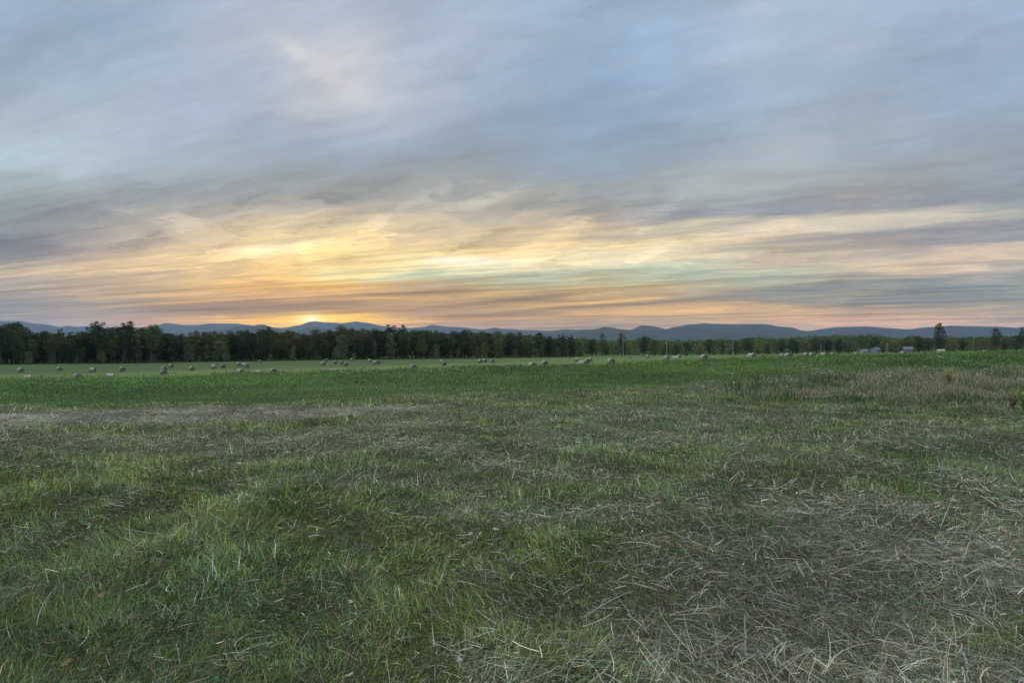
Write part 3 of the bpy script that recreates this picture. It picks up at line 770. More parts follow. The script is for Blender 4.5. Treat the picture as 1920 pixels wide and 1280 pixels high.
def crown_mesh(name, kind, seed, n, base_col, leaf=0.42):
    """unit tree of height 1 x 18 m; lobes of leaf clumps carried on limbs"""
    r = np.random.default_rng(seed)
    H = 18.0
    lobes = []
    if kind == 'round':
        nl = 20; zc0, zc1, rw = 0.22, 0.92, 3.8
    elif kind == 'tall':
        nl = 20; zc0, zc1, rw = 0.15, 0.95, 2.9
    elif kind == 'open':
        nl = 16; zc0, zc1, rw = 0.35, 0.97, 3.6
    elif kind == 'cone':
        nl = 22; zc0, zc1, rw = 0.12, 0.97, 3.3
    else:
        nl = 16; zc0, zc1, rw = 0.08, 0.88, 4.6        # shrub
    for i in range(nl):
        f = (i + r.random()) / nl
        z = H * (zc0 + (zc1 - zc0) * f)
        if kind == 'cone': env = (1 - f) * 0.9 + 0.12
        elif kind in ('round', 'shrub'): env = math.sqrt(max(0.04, 1 - (2 * f - 0.9) ** 2 * 0.85))
        elif kind == 'tall': env = math.sqrt(max(0.05, 1 - (2 * f - 0.9) ** 2 * 0.8))
        else: env = 0.4 + 0.6 * math.sin(math.pi * min(1, f * 0.9 + 0.15))
        t = i * 2.4 + r.random() * 1.0
        rad_ = rw * env * (0.25 + 0.6 * r.random())
        sz = rw * (0.30 + 0.28 * r.random()) * (0.55 + 0.45 * env) * (0.75 if kind == 'open' else 1.0)
        lobes.append((rad_ * math.cos(t), rad_ * math.sin(t), min(z, H - sz * 0.6), sz))
    P, N, C, S = [], [], [], []
    tot = sum(l[3] ** 2 for l in lobes)
    for lx, ly, lz, sz in lobes:
        m = int(n * sz * sz / tot)
        d = r.normal(size=(m, 3)); d /= np.linalg.norm(d, axis=1)[:, None]
        rr_ = sz * (0.55 + 0.55 * r.random(m) ** 0.5)
        # ragged surface
        rr_ *= 0.8 + 0.45 * vnoise(d[:, 0] * 2.5 + lx + 50, d[:, 1] * 2.5 + d[:, 2] * 2 + ly + 50)
        p = d * rr_[:, None] * np.array([1, 1, 0.78]) + np.array([lx, ly, lz])
        P.append(p); N.append(d + r.normal(scale=0.6, size=(m, 3)))
        tone = 0.75 + 0.5 * r.random()
        C.append(np.asarray(base_col) * tone * (0.65 + 0.7 * r.random((m, 1))) * (1 + r.normal(scale=0.08, size=(m, 3))))
        S.append(leaf * (0.6 + 0.8 * r.random(m)))
    P = np.concatenate(P); N = np.concatenate(N); C = np.clip(np.concatenate(C), 0.003, 1); S = np.concatenate(S)
    P[:, 2] = np.minimum(P[:, 2], H)
    N /= np.linalg.norm(N, axis=1)[:, None]
    ax = np.cross(N, np.array([0.3, 0.2, 1.0])); ax /= np.linalg.norm(ax, axis=1)[:, None]
    bx_ = np.cross(N, ax)
    V = np.stack([P - ax * S[:, None] * 0.5 , P - bx_ * S[:, None] * 0.35, P + ax * S[:, None] * 0.5, P + bx_ * S[:, None] * 0.35], 1).reshape(-1, 3)
    Q = np.arange(len(V)).reshape(-1, 4)
    return quads_mesh(name, V, Q, np.repeat(C, 4, axis=0)), lobes
def trunk_mesh(name, lobes, kind, seed):
    r = random.Random(seed); mb = MB(); H = 18.0
    top = H * (0.62 if kind in ('round', 'shrub') else 0.9)
    pts = []; rs = []
    for k in range(8):
        f = k / 7
        pts.append((math.sin(f * 3 + seed) * 0.25 * f, math.cos(f * 2.3 + seed) * 0.25 * f, -0.3 + f * top)); rs.append(0.30 * (1 - f * 0.8) + 0.02)
    mb.tube(pts, rs, 8)
    for lx, ly, lz, sz in lobes[::2 if kind != 'open' else 1]:
        z0 = max(H * 0.12, min(lz - 1.2, top * 0.9)); f = z0 / top
        s = (math.sin(f * 3 + seed) * 0.25 * f, math.cos(f * 2.3 + seed) * 0.25 * f, z0)
        mid = (s[0] * 0.5 + lx * 0.5, s[1] * 0.5 + ly * 0.5, s[2] * 0.45 + lz * 0.55 - 0.2)
        mb.tube([s, mid, (lx, ly, lz)], [0.11 * (1.2 - f), 0.07, 0.025], 5)
    return mb.mesh(name, True)
def make_tree(name, kind, seed, n, colr, pale=False, leaf=0.42):
    root = empty(name, (0, 0, 0))
    cm, lobes = crown_mesh('crown', kind, seed, n, colr, leaf)
    new_obj('crown', cm, m_crown, root)
    new_obj('trunk', trunk_mesh('trunk', lobes, kind, seed), m_pale_bark if pale else m_bark, root)
    return root
def copy_tree(root):
    c = root.copy(); col.objects.link(c)
    for ch in root.children:
        d = ch.copy(); col.objects.link(d); d.parent = c
        for g_ in ch.children:
            e = g_.copy(); col.objects.link(e); e.parent = d
    return c
DG = (0.038, 0.066, 0.025); OG = (0.078, 0.098, 0.030); GG = (0.120, 0.145, 0.082); YG = (0.165, 0.175, 0.045); BR = (0.100, 0.088, 0.036)
protos = {}
spec = [('round', 1, 2600, DG, 0), ('round', 2, 2600, OG, 0), ('round', 3, 2400, DG, 0), ('tall', 4, 2200, DG, 0), ('tall', 5, 2200, OG, 1), ('tall', 6, 2000, GG, 0),
        ('open', 7, 1300, DG, 0), ('open', 8, 1200, OG, 1), ('cone', 9, 2200, DG, 0), ('shrub', 10, 1900, GG, 0), ('shrub', 11, 1900, DG, 0), ('shrub', 12, 1700, YG, 0), ('round', 13, 2200, BR, 0), ('open', 14, 1500, DG, 0)]
for i, (k, sd, n, c, pale) in enumerate(spec):
    nm = {'round': 'broadleaf_tree', 'tall': 'broadleaf_tree', 'open': 'broadleaf_tree', 'cone': 'conifer_tree', 'shrub': 'bushy_tree'}[k]
    protos.setdefault(k, []).append([make_tree(nm, k, sd, n, c, pale, 0.5), False, c])
def place_tree(kind, idx, u, d, top_v, width, label, group, catg='tree', rz=None, h=None):
    e = protos[kind][idx % len(protos[kind])]
    if not e[1]: o = e[0]; e[1] = True
    else: o = copy_tree(e[0])
    x = (u - 960) / F * d
    z = float(gz(x, d))
    H = h if h else EYE + (HOR - top_v) / F * d - z
    o.location = (x, d, z - 0.1)
    sc = H / 18.0
    o.scale = (sc * width, sc * width, sc)
    o.rotation_euler = (0, 0, rz if rz is not None else random.random() * 6.28)
    tag(o, label, catg, group)
    return o
SKYL = [(-200, 606), (0, 606), (20, 603), (40, 605), (58, 618), (66, 622), (80, 615), (95, 615), (105, 622), (115, 614), (130, 617), (148, 614), (162, 619), (172, 608), (185, 604), (200, 608), (215, 613), (228, 605), (243, 605), (255, 614), (275, 610), (290, 609), (305, 617), (320, 621), (350, 623), (365, 621), (395, 620), (430, 620), (450, 617), (465, 615), (485, 618), (507, 614), (525, 619), (545, 618), (570, 623), (600, 615), (620, 614), (640, 611), (660, 613), (700, 612), (740, 611), (780, 613), (800, 614), (840, 618), (870, 618), (890, 616), (905, 619), (930, 620), (960, 620), (980, 625), (998, 621), (1015, 625), (1045, 627), (1060, 626), (1078, 633), (1105, 635), (1150, 636), (1185, 637), (1200, 630), (1215, 630), (1230, 637), (1280, 637), (1340, 635), (1385, 634), (1430, 630), (1460, 633), (1480, 631), (1510, 629), (1560, 628), (1600, 628), (1645, 627), (1690, 634), (1715, 628), (1735, 632), (1765, 630), (1800, 630), (1850, 629), (1900, 629), (1950, 628), (2250, 627)]
su, sv = zip(*SKYL)
def section(u):
    if u < 160: return ('far left end of the dark wood', 'at the far left')
    if u < 320: return ('dark wood under the ragged crown clumps', 'under the ragged clumps')
    if u < 560: return ('dark wood just left of the sunset', 'left of the sunset')
    if u < 800: return ('dark wood right under the sunset', 'under the sunset')
    if u < 1090: return ('low right part of the dark wood', 'in the middle')
    if u < 1400: return ('distant tree belt in mid-view', 'of the distant belt, middle')
    if u < 1700: return ('distant tree belt left of the lone tree', 'of the distant belt left of the lone tree')
    return ('distant tree belt around the lone tall tree', 'of the distant belt at right')
WORDS = {'round': 'round-crowned tree', 'tall': 'slender leafy tree', 'open': 'thin-crowned tree', 'cone': 'pointed conifer', 'shrub': 'low bushy tree'}
def rowpos(u, off): return float(np.interp(u, [-300, 0, 320, 640, 960, 1060, 1150, 1280, 1600, 1920, 2220], [250, 255, 268, 290, 335, 375, 520, 560, 560, 540, 540])) + off
rnd = random.Random(5)
cnt = 0
def forest_row(u0, u1, step_m, off, hmin, hmax, kinds, wmul=1.0, pref=''):
    global cnt
    u = u0
    while u < u1:
        d = rowpos(u, off) + rnd.uniform(-3, 3)
        tv = float(np.interp(u, su, sv))
        k, i = rnd.choice(kinds)
        s, g_ = section(u)
        fr = rnd.uniform(hmin, hmax)
        x = (u - 960) / F * d; z = float(gz(x, d))
        Hfull = EYE + (HOR - tv) / F * d - z
        lab = pref + WORDS[k] + ' in the ' + s
        place_tree(k, i, u, d, 0, rnd.uniform(0.85, 1.2) * wmul, lab, pref + WORDS[k] + 's ' + g_, h=max(3.0, Hfull * fr))
        cnt += 1
        u += step_m * rnd.uniform(0.75, 1.25) * F / d
MIX = [('round', 0), ('round', 1), ('round', 2), ('tall', 0), ('round', 1), ('open', 0), ('round', 0), ('open', 1), ('round', 3)]
MIXF = [('round', 0), ('round', 1), ('tall', 1), ('tall', 2), ('round', 2), ('shrub', 0), ('shrub', 2), ('round', 3)]
forest_row(-110, 1085, 6.6, 12, 0.93, 1.08, MIX, 1.3, 'tall ')
forest_row(-110, 1085, 8.4, 4, 0.50, 0.88, MIXF, 1.25, 'medium ')
forest_row(-110, 1085, 11, -2, 0.25, 0.48, [('shrub', 0), ('shrub', 0), ('shrub', 1), ('tall', 2), ('shrub', 2)], 1.0, 'small front ')
MIXR = [('round', 1), ('round', 3), ('shrub', 2), ('round', 2), ('shrub', 0), ('open', 1), ('round', 0), ('tall', 1), ('shrub', 2)]
forest_row(1075, 2030, 11, 14, 0.78, 1.10, MIXR, 1.45, 'tall ')
forest_row(1075, 2030, 14.5, -2, 0.40, 0.85, MIXR, 1.35, 'medium ')
place_tree('shrub', 1, 1692, 522, 0, 1.5, 'dark bushy tree partly hiding the white house right of the pole', None, h=5.5)
place_tree('shrub', 2, 1713, 520, 0, 1.4, 'olive bushy tree at the right corner of the white house', None, h=5.5)
place_tree('shrub', 0, 1630, 512, 0, 1.3, 'pale bushy tree between the tan shed and the small farmhouse', None, h=4.5)
# the trees that stand out
place_tree('round', 1, 1762, 430, 602, 0.85, 'lone tall dark tree rising above the tree belt at right', None)
place_tree('round', 2, 1868, 470, 612, 0.85, 'tall round tree beside the right edge, above the far tree belt', None)
place_tree('open', 2, 1917, 470, 614, 0.7, 'tall thin-crowned tree cut by the right edge of the view', None)
place_tree('open', 1, 1130, 470, 623, 1.05, 'open forked tree standing left of the slender tree with a pale pole', None)
place_tree('tall', 1, 1166, 475, 621, 1.0, 'slender upright tree with a pale pole in front, in the middle of the view', None)
place_tree('round', 0, 1208, 460, 628, 1.1, 'dark double-crowned tree right of the slender tree in the middle', None)
place_tree('open', 0, 186, 262, 600, 1.1, 'tallest ragged dark tree near the left, left of its twin clump', None)
place_tree('open', 2, 236, 264, 601, 1.25, 'tall ragged dark tree near the left, right of the tallest clump', None)
place_tree('open', 1, 284, 266, 607, 1.0, 'tall thin tree beside the left end of the blue mountain', None)
place_tree('round', 2, 22, 262, 602, 1.15, 'big broad dark crown at the far left above the wood', None)
place_tree('open', 0, 112, 262, 614, 1.0, 'bare-topped pale branched tree left of the ragged dark clumps', None)
place_tree('round', 0, 463, 282, 614, 0.7, 'small dark crown poking above the wood left of the sunset', None)
place_tree('open', 2, 505, 284, 611, 1.0, 'dark crown standing above the wood just left of the sunset', None)

for es in protos.values():
    for e in es:
        if not e[1]:
            for ch in list(e[0].children): bpy.data.objects.remove(ch)
            bpy.data.objects.remove(e[0])
# wood too dense to count, behind the counted rows
def wood_mass(name, u0, u1, off, n, label, depth=60, hf=0.93):
    r = np.random.default_rng(31)
    u = u0 + (u1 - u0) * r.random(n)
    base = np.interp(u, [-300, 0, 320, 640, 960, 1060, 1150, 1280, 1600, 1920, 2220], [250, 255, 268, 290, 335, 375, 520, 560, 560, 540, 540]) + off
    d = base + depth * r.random(n)
    x = (u - 960) / F * d
    z = gz(x, d)
    H = EYE + (HOR - np.interp(u, su, sv)) / F * base - gz((u - 960) / F * base, base)
    H = H * (hf - 0.34 * vnoise(x * 0.11 + 300, d * 0.11 + 20) + 0.08 * vnoise(x * 0.9 + 50, d * 0.9))
    hgt = H * (1 - r.random(n) ** 1.6 * 0.95)
    P = np.stack([x, d, z + hgt], -1)
    N = r.normal(size=(n, 3)); N[:, 1] -= 0.8; N /= np.linalg.norm(N, axis=1)[:, None]
    ax = np.cross(N, np.array([0.3, 0.2, 1.0])); ax /= np.linalg.norm(ax, axis=1)[:, None]; bx_ = np.cross(N, ax)
    S = 0.9 + 0.9 * r.random(n)
    V = np.stack([P - ax * S[:, None] * 0.5, P - bx_ * S[:, None] * 0.4, P + ax * S[:, None] * 0.5, P + bx_ * S[:, None] * 0.4], 1).reshape(-1, 3)
    t = vnoise(x * 0.15 + 7, d * 0.15 + 9)[:, None]
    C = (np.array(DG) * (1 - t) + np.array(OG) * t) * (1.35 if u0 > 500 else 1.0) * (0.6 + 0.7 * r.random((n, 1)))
    o = new_obj(name, quads_mesh(name, V, np.arange(n * 4).reshape(-1, 4), np.repeat(C, 4, axis=0)), m_crown)
    tag(o, label, 'woodland', kind='stuff')
wood_mass('dense_woodland', -160, 1090, 16, 90000, 'dense dark interior of the wood behind the front trees')
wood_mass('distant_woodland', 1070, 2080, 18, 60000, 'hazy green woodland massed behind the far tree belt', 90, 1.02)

# ------------------------------------------------------------------ hay bales
def mat_bale(name, c1, c2, ring):
    m, t, o = mat_new(name)
    tcn = t.node('ShaderNodeTexCoord')
    if ring:
        se = t.node('ShaderNodeSeparateXYZ', {0: tcn.outputs['Object']})
        rd = t.m('SQRT', t.m('ADD', t.m('MULTIPLY', se.outputs[0], se.outputs[0]), t.m('MULTIPLY', t.m('SUBTRACT', se.outputs[2], 0.72), t.m('SUBTRACT', se.outputs[2], 0.72))))
        n0 = t.noise(tcn.outputs['Object'], 5.0, 4, 0.6)
        wv = t.m('SINE', t.m('ADD', t.m('MULTIPLY', rd, 42.0), t.m('MULTIPLY', n0, 9.0)))
        fac = t.m('ADD', t.m('MULTIPLY', wv, 0.25), n0)
    else:
        mp = t.node('ShaderNodeMapping', {'Vector': tcn.outputs['Object'], 'Scale': (3, 14, 3)})
        fac = t.noise(mp.outputs[0], 1.6, 5, 0.65)
    c = t.mix(t.mapr(fac, 0.3, 0.75), c1, c2)
    p = t.node('ShaderNodeBsdfPrincipled', {'Base Color': c, 'Roughness': 0.9, 'Specular IOR Level': 0.15})
    bn = t.node('ShaderNodeBump', {'Height': fac, 'Strength': 0.6, 'Distance': 0.03})
    t.l.new(bn.outputs[0], p.inputs['Normal']); t.l.new(p.outputs[0], o.inputs[0])
    return m
m_wrap = mat_bale('net_wrapped_hay', (0.29, 0.28, 0.215), (0.48, 0.46, 0.36), False)
m_end = mat_bale('rolled_hay_end', (0.09, 0.09, 0.07), (0.22, 0.215, 0.165), True)
def make_bale():
    root = empty('hay_bale', (0, 0, 0))
    rb, hw, n = 0.74, 0.62, 36
    def ring(y, r):
        out_ = []
        for k in range(n):
            t = 2 * math.pi * k / n
            x = r * math.cos(t) * 1.02; z = r * math.sin(t) * 0.985
            z = max(z, -rb * 0.93)                     # it has settled flat on the ground
            wob = 1 + 0.012 * math.sin(3 * t + y * 4)
            out_.append((x * wob, y, z * wob + 0.69))
        return out_
    mb = MB(); ys = [-hw, -hw * 0.97, -hw * 0.6, -hw * 0.2, hw * 0.2, hw * 0.6, hw * 0.97, hw]
    rsx = [rb * 0.955, rb * 0.99, rb, rb * 1.006, rb * 1.004, rb, rb * 0.99, rb * 0.955]
    for y, r in zip(ys, rsx): mb.v += ring(y, r)
    for i in range(len(ys) - 1):
        for k in range(n):
            k2 = (k + 1) % n
            mb.f.append((i * n + k, (i + 1) * n + k, (i + 1) * n + k2, i * n + k2))
    new_obj('bale_wrap', mb.mesh('bale_wrap', True), m_wrap, root)
    for s in (-1, 1):
        e = MB(); rr_ = [rb * 0.95, rb * 0.8, rb * 0.55, rb * 0.3, rb * 0.1]; yy_ = [hw * 1.0, hw * 1.035, hw * 1.025, hw * 1.045, hw * 1.02]
        for r, y in zip(rr_, yy_): e.v += ring(s * y, r)
        for i in range(4):
            for k in range(n):
                k2 = (k + 1) % n
                f = (i * n + k, i * n + k2, (i + 1) * n + k2, (i + 1) * n + k)
                e.f.append(f if s < 0 else f[::-1])
        lf = tuple(4 * n + k for k in range(n)); e.f.append(lf if s < 0 else lf[::-1])
        new_obj('bale_end', e.mesh('bale_end', True), m_end, root)
    return root
bale0 = make_bale(); bale_used = [False]
def tv_bale(u, d): # photo row of a bale's top
    x = (u - 960) / F * d
    return HOR - (float(gz(x, d)) + 1.2 - EYE) / d * F
def place_bale(u, vtop, size, face, label):
    d0 = F * 1.36 / size
    ds = np.geomspace(d0 * 0.75, min(d0 * 1.45, rowpos(u, -8)), 60)
    d = min(ds, key=lambda q_: (tv_bale(u, q_) - vtop) ** 2 * 1.0 + (math.log(q_ / d0) * 12) ** 2)
    x = (u - 960) / F * d
    o = bale0 if not bale_used[0] else copy_tree(bale0)
    bale_used[0] = True
    e = 0.4
    nx = (float(gz(x + e, d)) - float(gz(x - e, d))) / (2 * e); ny = (float(gz(x, d + e)) - float(gz(x, d - e))) / (2 * e)
    o.location = (x, d, float(gz(x, d)) - 0.03)
    az = math.atan2(x, d)
    o.rotation_euler = (math.atan(ny), -math.atan(nx), R(face) - az)
    s = rnd.uniform(0.81, 0.88); o.scale = (s, s, s)
    tag(o, label, 'hay bale', 'round hay bales lying on the field')
# u, row of its top, apparent size, turn of its flat end (0 = end towards the viewer)
BALES = [
 (39, 688, 12, 30, 'round hay bale nearest the far left edge, end facing right of the viewer'),
 (52, 705, 12.5, 80, 'pale top of a hay bale half hidden by the crop, far left edge'),
 (112, 691, 7, 20, 'small dark hay bale far off, first one right of the leftmost bale'),
 (146, 703, 12.5, 15, 'hay bale with only its dark top over the crop, second of these from the left'),
 (174, 689, 8.5, 60, 'pale hay bale in the left field between two small dark ones'),
 (208, 705, 12.5, 75, 'light top of a hay bale just over the crop left of the stacked-looking pair'),
 (230, 688, 8, 10, 'small dark hay bale left of the bale pair that overlaps'),
 (307, 690, 15, 15, 'nearer and larger bale of the overlapping pair at left'),
 (308, 685, 11.5, 20, 'farther bale of the overlapping pair at left'),
 (321, 682, 8, 25, 'small hay bale close behind and right of the overlapping pair'),
 (360, 685, 12, 20, 'single round hay bale between the overlapping pair and the far row'),
 (401, 683, 9, 60, 'pale hay bale first in the far row left of the cluster'),
 (419, 684, 7, 10, 'small dark hay bale between the pale far bale and the cluster of three'),
 (448, 680, 7, 30, 'leftmost small bale of the cluster of three'),
 (457, 679.5, 8.5, 70, 'middle bale of the cluster of three'),
 (463, 681, 10, 15, 'right and nearest bale of the cluster of three'),
 (488, 675, 5.5, 20, 'tiny hay bale at the foot of the wood beyond the cluster of three'),
 (451, 690, 14, 35, 'large hay bale at the crop edge below the cluster of three'),
 (482, 697, 14, 80, 'low pale hay bale mostly behind the crop, between two large bales'),
 (513, 690, 13, 12, 'large dark-ended hay bale at the crop edge, right of the low pale one'),
 (606, 677, 9, 40, 'grey hay bale left of the two far small ones, under the sunset'),
 (612, 674, 5.5, 10, 'tiny hay bale right behind the grey bale under the sunset'),
 (629, 676.5, 6.5, 10, 'small dark hay bale between the grey bale and the larger round bale'),
 (625, 694, 13, 85, 'dark top of a hay bale barely showing over the crop under the sunset'),
 (641, 677, 7, 20, 'small hay bale touching the left of the larger round bale'),
 (649, 676.5, 11, 15, 'larger round hay bale right of the sunset with a small one at its side'),
 (660, 672, 5.5, 30, 'tiny hay bale against the wood above the larger round bale'),
 (693, 672.5, 6.5, 70, 'small pale hay bale against the wood, left of the oval bale'),
 (703, 675, 9, 60, 'oval hay bale with a tiny dark one at its right'),
 (711, 678, 6, 0, 'tiny dark hay bale right of the oval bale'),
 (776, 682, 12.5, 15, 'lone hay bale at the crop edge left of the middle, dark round end'),
 (828, 672, 9.5, 60, 'pale hay bale just behind a nearer round one, left of the middle'),
 (833, 674.5, 12, 15, 'nearer round hay bale overlapping a pale one, left of the middle'),
 (900, 669, 10.5, 35, 'left bale of the two hay bales side by side in mid-field'),
 (909, 671, 8, 40, 'small hay bale close behind the left of the two mid-field bales'),
 (924, 669, 11, 10, 'right bale of the two hay bales side by side in mid-field'),
 (998, 678.5, 15, 35, 'half-hidden hay bale at the crop edge, left of its taller neighbour'),
 (1022, 675, 13.5, 20, 'round hay bale at the crop edge, right of its half-hidden neighbour'),
 (1082, 667, 9, 75, 'pale far hay bale left of the group of three overlapping bales'),
 (1091, 676.5, 13, 70, 'low front bale of the group of three right of the middle'),
 (1102, 670, 12, 20, 'tall middle bale of the group of three right of the middle'),
 (1106, 667, 9, 60, 'rear bale of the group of three right of the middle'),
 (1146, 671, 13, 30, 'single hay bale with pale side, right of the group of three'),
 (1181, 665, 5.5, 60, 'tiny pale hay bale by the wood below the slender tree'),
 (1214, 665, 5.5, 60, 'tiny pale hay bale by the wood below the double-crowned tree'),
 (1250, 663, 11, 50, 'pale hay bale in front of the foot of the white-topped pole'),
 (1267, 671.5, 13, 85, 'low pale top of a hay bale at the crop edge right of the white-topped pole'),
 (1274, 665.5, 5.5, 30, 'tiny hay bale against the trees right of the white-topped pole'),
 (1320, 661.5, 12, 40, 'round hay bale left of the thin bare pole at right of middle'),
 (1410, 660, 13.5, 50, 'large round hay bale alone right of the thin bare pole'),
 (1467, 658.5, 10, 60, 'far pale bale at the left of the row of bales below the far belt'),
 (1479, 660.5, 14, 30, 'large near bale at the left of the row of bales below the far belt'),
 (1503, 662, 6.5, 60, 'smallest bale in the row, between the large one and the twin pair'),
 (1512, 659, 10, 50, 'left bale of the twin pair in the row below the far belt'),
 (1523, 659.5, 10, 35, 'right bale of the twin pair in the row below the far belt'),
 (1546, 660, 13.5, 45, 'last large bale at the right end of the row below the far belt'),
 (1561, 661.5, 6.5, 60, 'tiny bale just right of the last large bale in the row'),
 (1605, 661, 7.5, 60, 'low hay bale top left of the white house'),
 (1693, 660.5, 8, 60, 'low pale hay bale top right of the bare pole by the houses'),
 (1766, 654, 15, 78, 'wide hay bale seen from its side below the lone tall tree'),
 (1848, 657.5, 9, 80, 'low hay bale top near the right edge below the tall round tree')]
for b_ in BALES: place_bale(*b_)

# ------------------------------------------------------------------ poles
m_pole = mat_noise('weathered_pole_wood', (0.26, 0.25, 0.23), (0.42, 0.41, 0.38), 3.0, 0.9, 0.2, 4, (1, 1, 0.2))
m_metal = mat_noise('galvanised_metal', (0.35, 0.36, 0.37), (0.5, 0.5, 0.5), 5.0, 0.6)
def pole(u, d, top_v, label, arm=True, r=0.17):
    x = (u - 960) / F * d; z = float(gz(x, d)); H = EYE + (HOR - top_v) / F * d - z
    root = empty('utility_pole', (x, d, z), random.uniform(-0.4, 0.4))
    mb = MB(); mb.tube([(0, 0, -0.4), (0, 0, H * 0.5), (0.02, 0, H)], [r * 1.15, r, r * 0.75], 10)
    new_obj('post', mb.mesh('post', True), m_pole, root)
    if arm:
        mb = MB(); mb.box((0, r * 0.9 + 0.07, H - 0.55), (2.0, 0.12, 0.14)); new_obj('crossarm', mb.mesh('crossarm'), m_pole, root)
        for dx in (-0.85, 0.35, 0.85):
            mb = MB(); mb.tube([(dx, r * 0.9 + 0.07, H - 0.48), (dx, r * 0.9 + 0.07, H - 0.38), (dx, r * 0.9 + 0.07, H - 0.24)], [0.05, 0.09, 0.04], 8)
            new_obj('insulator', mb.mesh('insulator', True), m_metal, root)
    tag(root, label, 'utility pole', 'poles along the far side of the field')
pole(1168, 465, 620.5, 'pale tall pole in front of the slender tree in the middle', False, 0.26)
pole(1250, 430, 641, 'pale bare pole rising from behind a hay bale right of the middle', False, 0.26)
pole(1374.5, 430, 641, 'thin bare pole standing alone before the trees right of the middle', False, 0.20)
pole(1539, 520, 644, 'faint pole behind the row of bales below the far belt', False, 0.16)
pole(1663.5, 430, 643, 'pole with crossarm standing between the two white houses', True, 0.22)
pole(1826, 480, 628, 'thin dark pole right of the lone tall tree', True, 0.13)

# ------------------------------------------------------------------ farm buildings
m_white = mat_noise('white_clapboard', (0.24, 0.27, 0.30), (0.34, 0.36, 0.38), 1.5, 0.8)
m_roof = mat_noise('grey_shingle', (0.13, 0.15, 0.17), (0.22, 0.24, 0.27), 2.0, 0.85)
m_glass = mat_noise('window_glass', (0.02, 0.025, 0.03), (0.04, 0.05, 0.06), 2.0, 0.2)
m_tan = mat_noise('tan_boarding', (0.42, 0.38, 0.30), (0.52, 0.47, 0.38), 1.5, 0.85)
def house(u, d, w, dep, h, rz, label, wm=None, win=3, zoff=0.0):
    x = (u - 960) / F * d; z = float(gz(x, d)) + zoff
    root = empty('farmhouse', (x, d, z), rz)
    rh = w * 0.26
    mb = MB()
    vs = [(-w/2, -dep/2, -1.5), (w/2, -dep/2, -1.5), (w/2, dep/2, -1.5), (-w/2, dep/2, -1.5), (-w/2, -dep/2, h), (w/2, -dep/2, h), (w/2, dep/2, h), (-w/2, dep/2, h), (-w/2, 0, h + rh), (w/2, 0, h + rh)]
    mb.add(vs, [(0, 1, 5, 4), (2, 3, 7, 6), (1, 2, 6, 9, 5), (3, 0, 4, 8, 7), (3, 2, 1, 0)])
    wall = new_obj('wall', mb.mesh('wall'), wm or m_white, root)
    mb = MB(); ov = 0.35; t = 0.16
    for s in (-1, 1):
        e = h - ov * rh / (dep / 2)
        a_ = [(-w/2 - ov, s * (dep/2 + ov), e + 0.02), (w/2 + ov, s * (dep/2 + ov), e + 0.02), (w/2 + ov, 0, h + rh + 0.02), (-w/2 - ov, 0, h + rh + 0.02)]
        vs = a_ + [(p[0], p[1], p[2] + t) for p in a_]
        fs = [(0, 1, 2, 3), (7, 6, 5, 4), (0, 4, 5, 1), (1, 5, 6, 2), (3, 7, 4, 0)]
        mb.add(vs, fs if s < 0 else [f[::-1] for f in fs])
    roof = new_obj('roof', mb.mesh('roof'), m_roof, root)
    mb = MB(); mb.box((w * 0.2, 0.3, h + rh + 0.3), (0.7, 0.7, 1.3)); new_obj('chimney', mb.mesh('chimney'), m_bark, roof)
    for k in range(win):
        wx = -w / 2 + w * (k + 0.5) / win
        mb = MB(); mb.box((wx, -dep / 2 - 0.03, h * 0.58), (0.95, 0.08, 1.35)); wn = new_obj('window', mb.mesh('window'), m_glass, root)
        mb = MB(); mb.box((wx, -dep / 2 - 0.04, h * 0.58 + 0.74), (1.15, 0.1, 0.12)); mb.box((wx, -dep / 2 - 0.04, h * 0.58 - 0.74), (1.2, 0.14, 0.1)); new_obj('frame', mb.mesh('frame'), m_white, wn)
    mb = MB(); mb.box((w * 0.02, -dep / 2 - 0.03, 1.0), (1.0, 0.09, 2.05)); new_obj('door', mb.mesh('door'), m_roof, root)
    tag(root, label, 'house')
house(1641, 525, 5.5, 6, 3.6, 0.5, 'small white farmhouse with grey roof between trees left of the pole', None, 2, 0.5)
house(1702, 538, 8, 6, 3.4, -0.2, 'white house with pale grey roof half behind trees right of the pole', None, 3, 0.1)
house(1619, 470, 5.0, 4, 2.2, 0.2, 'low tan shed standing left of the small white farmhouse', m_tan, 1, 0.2)

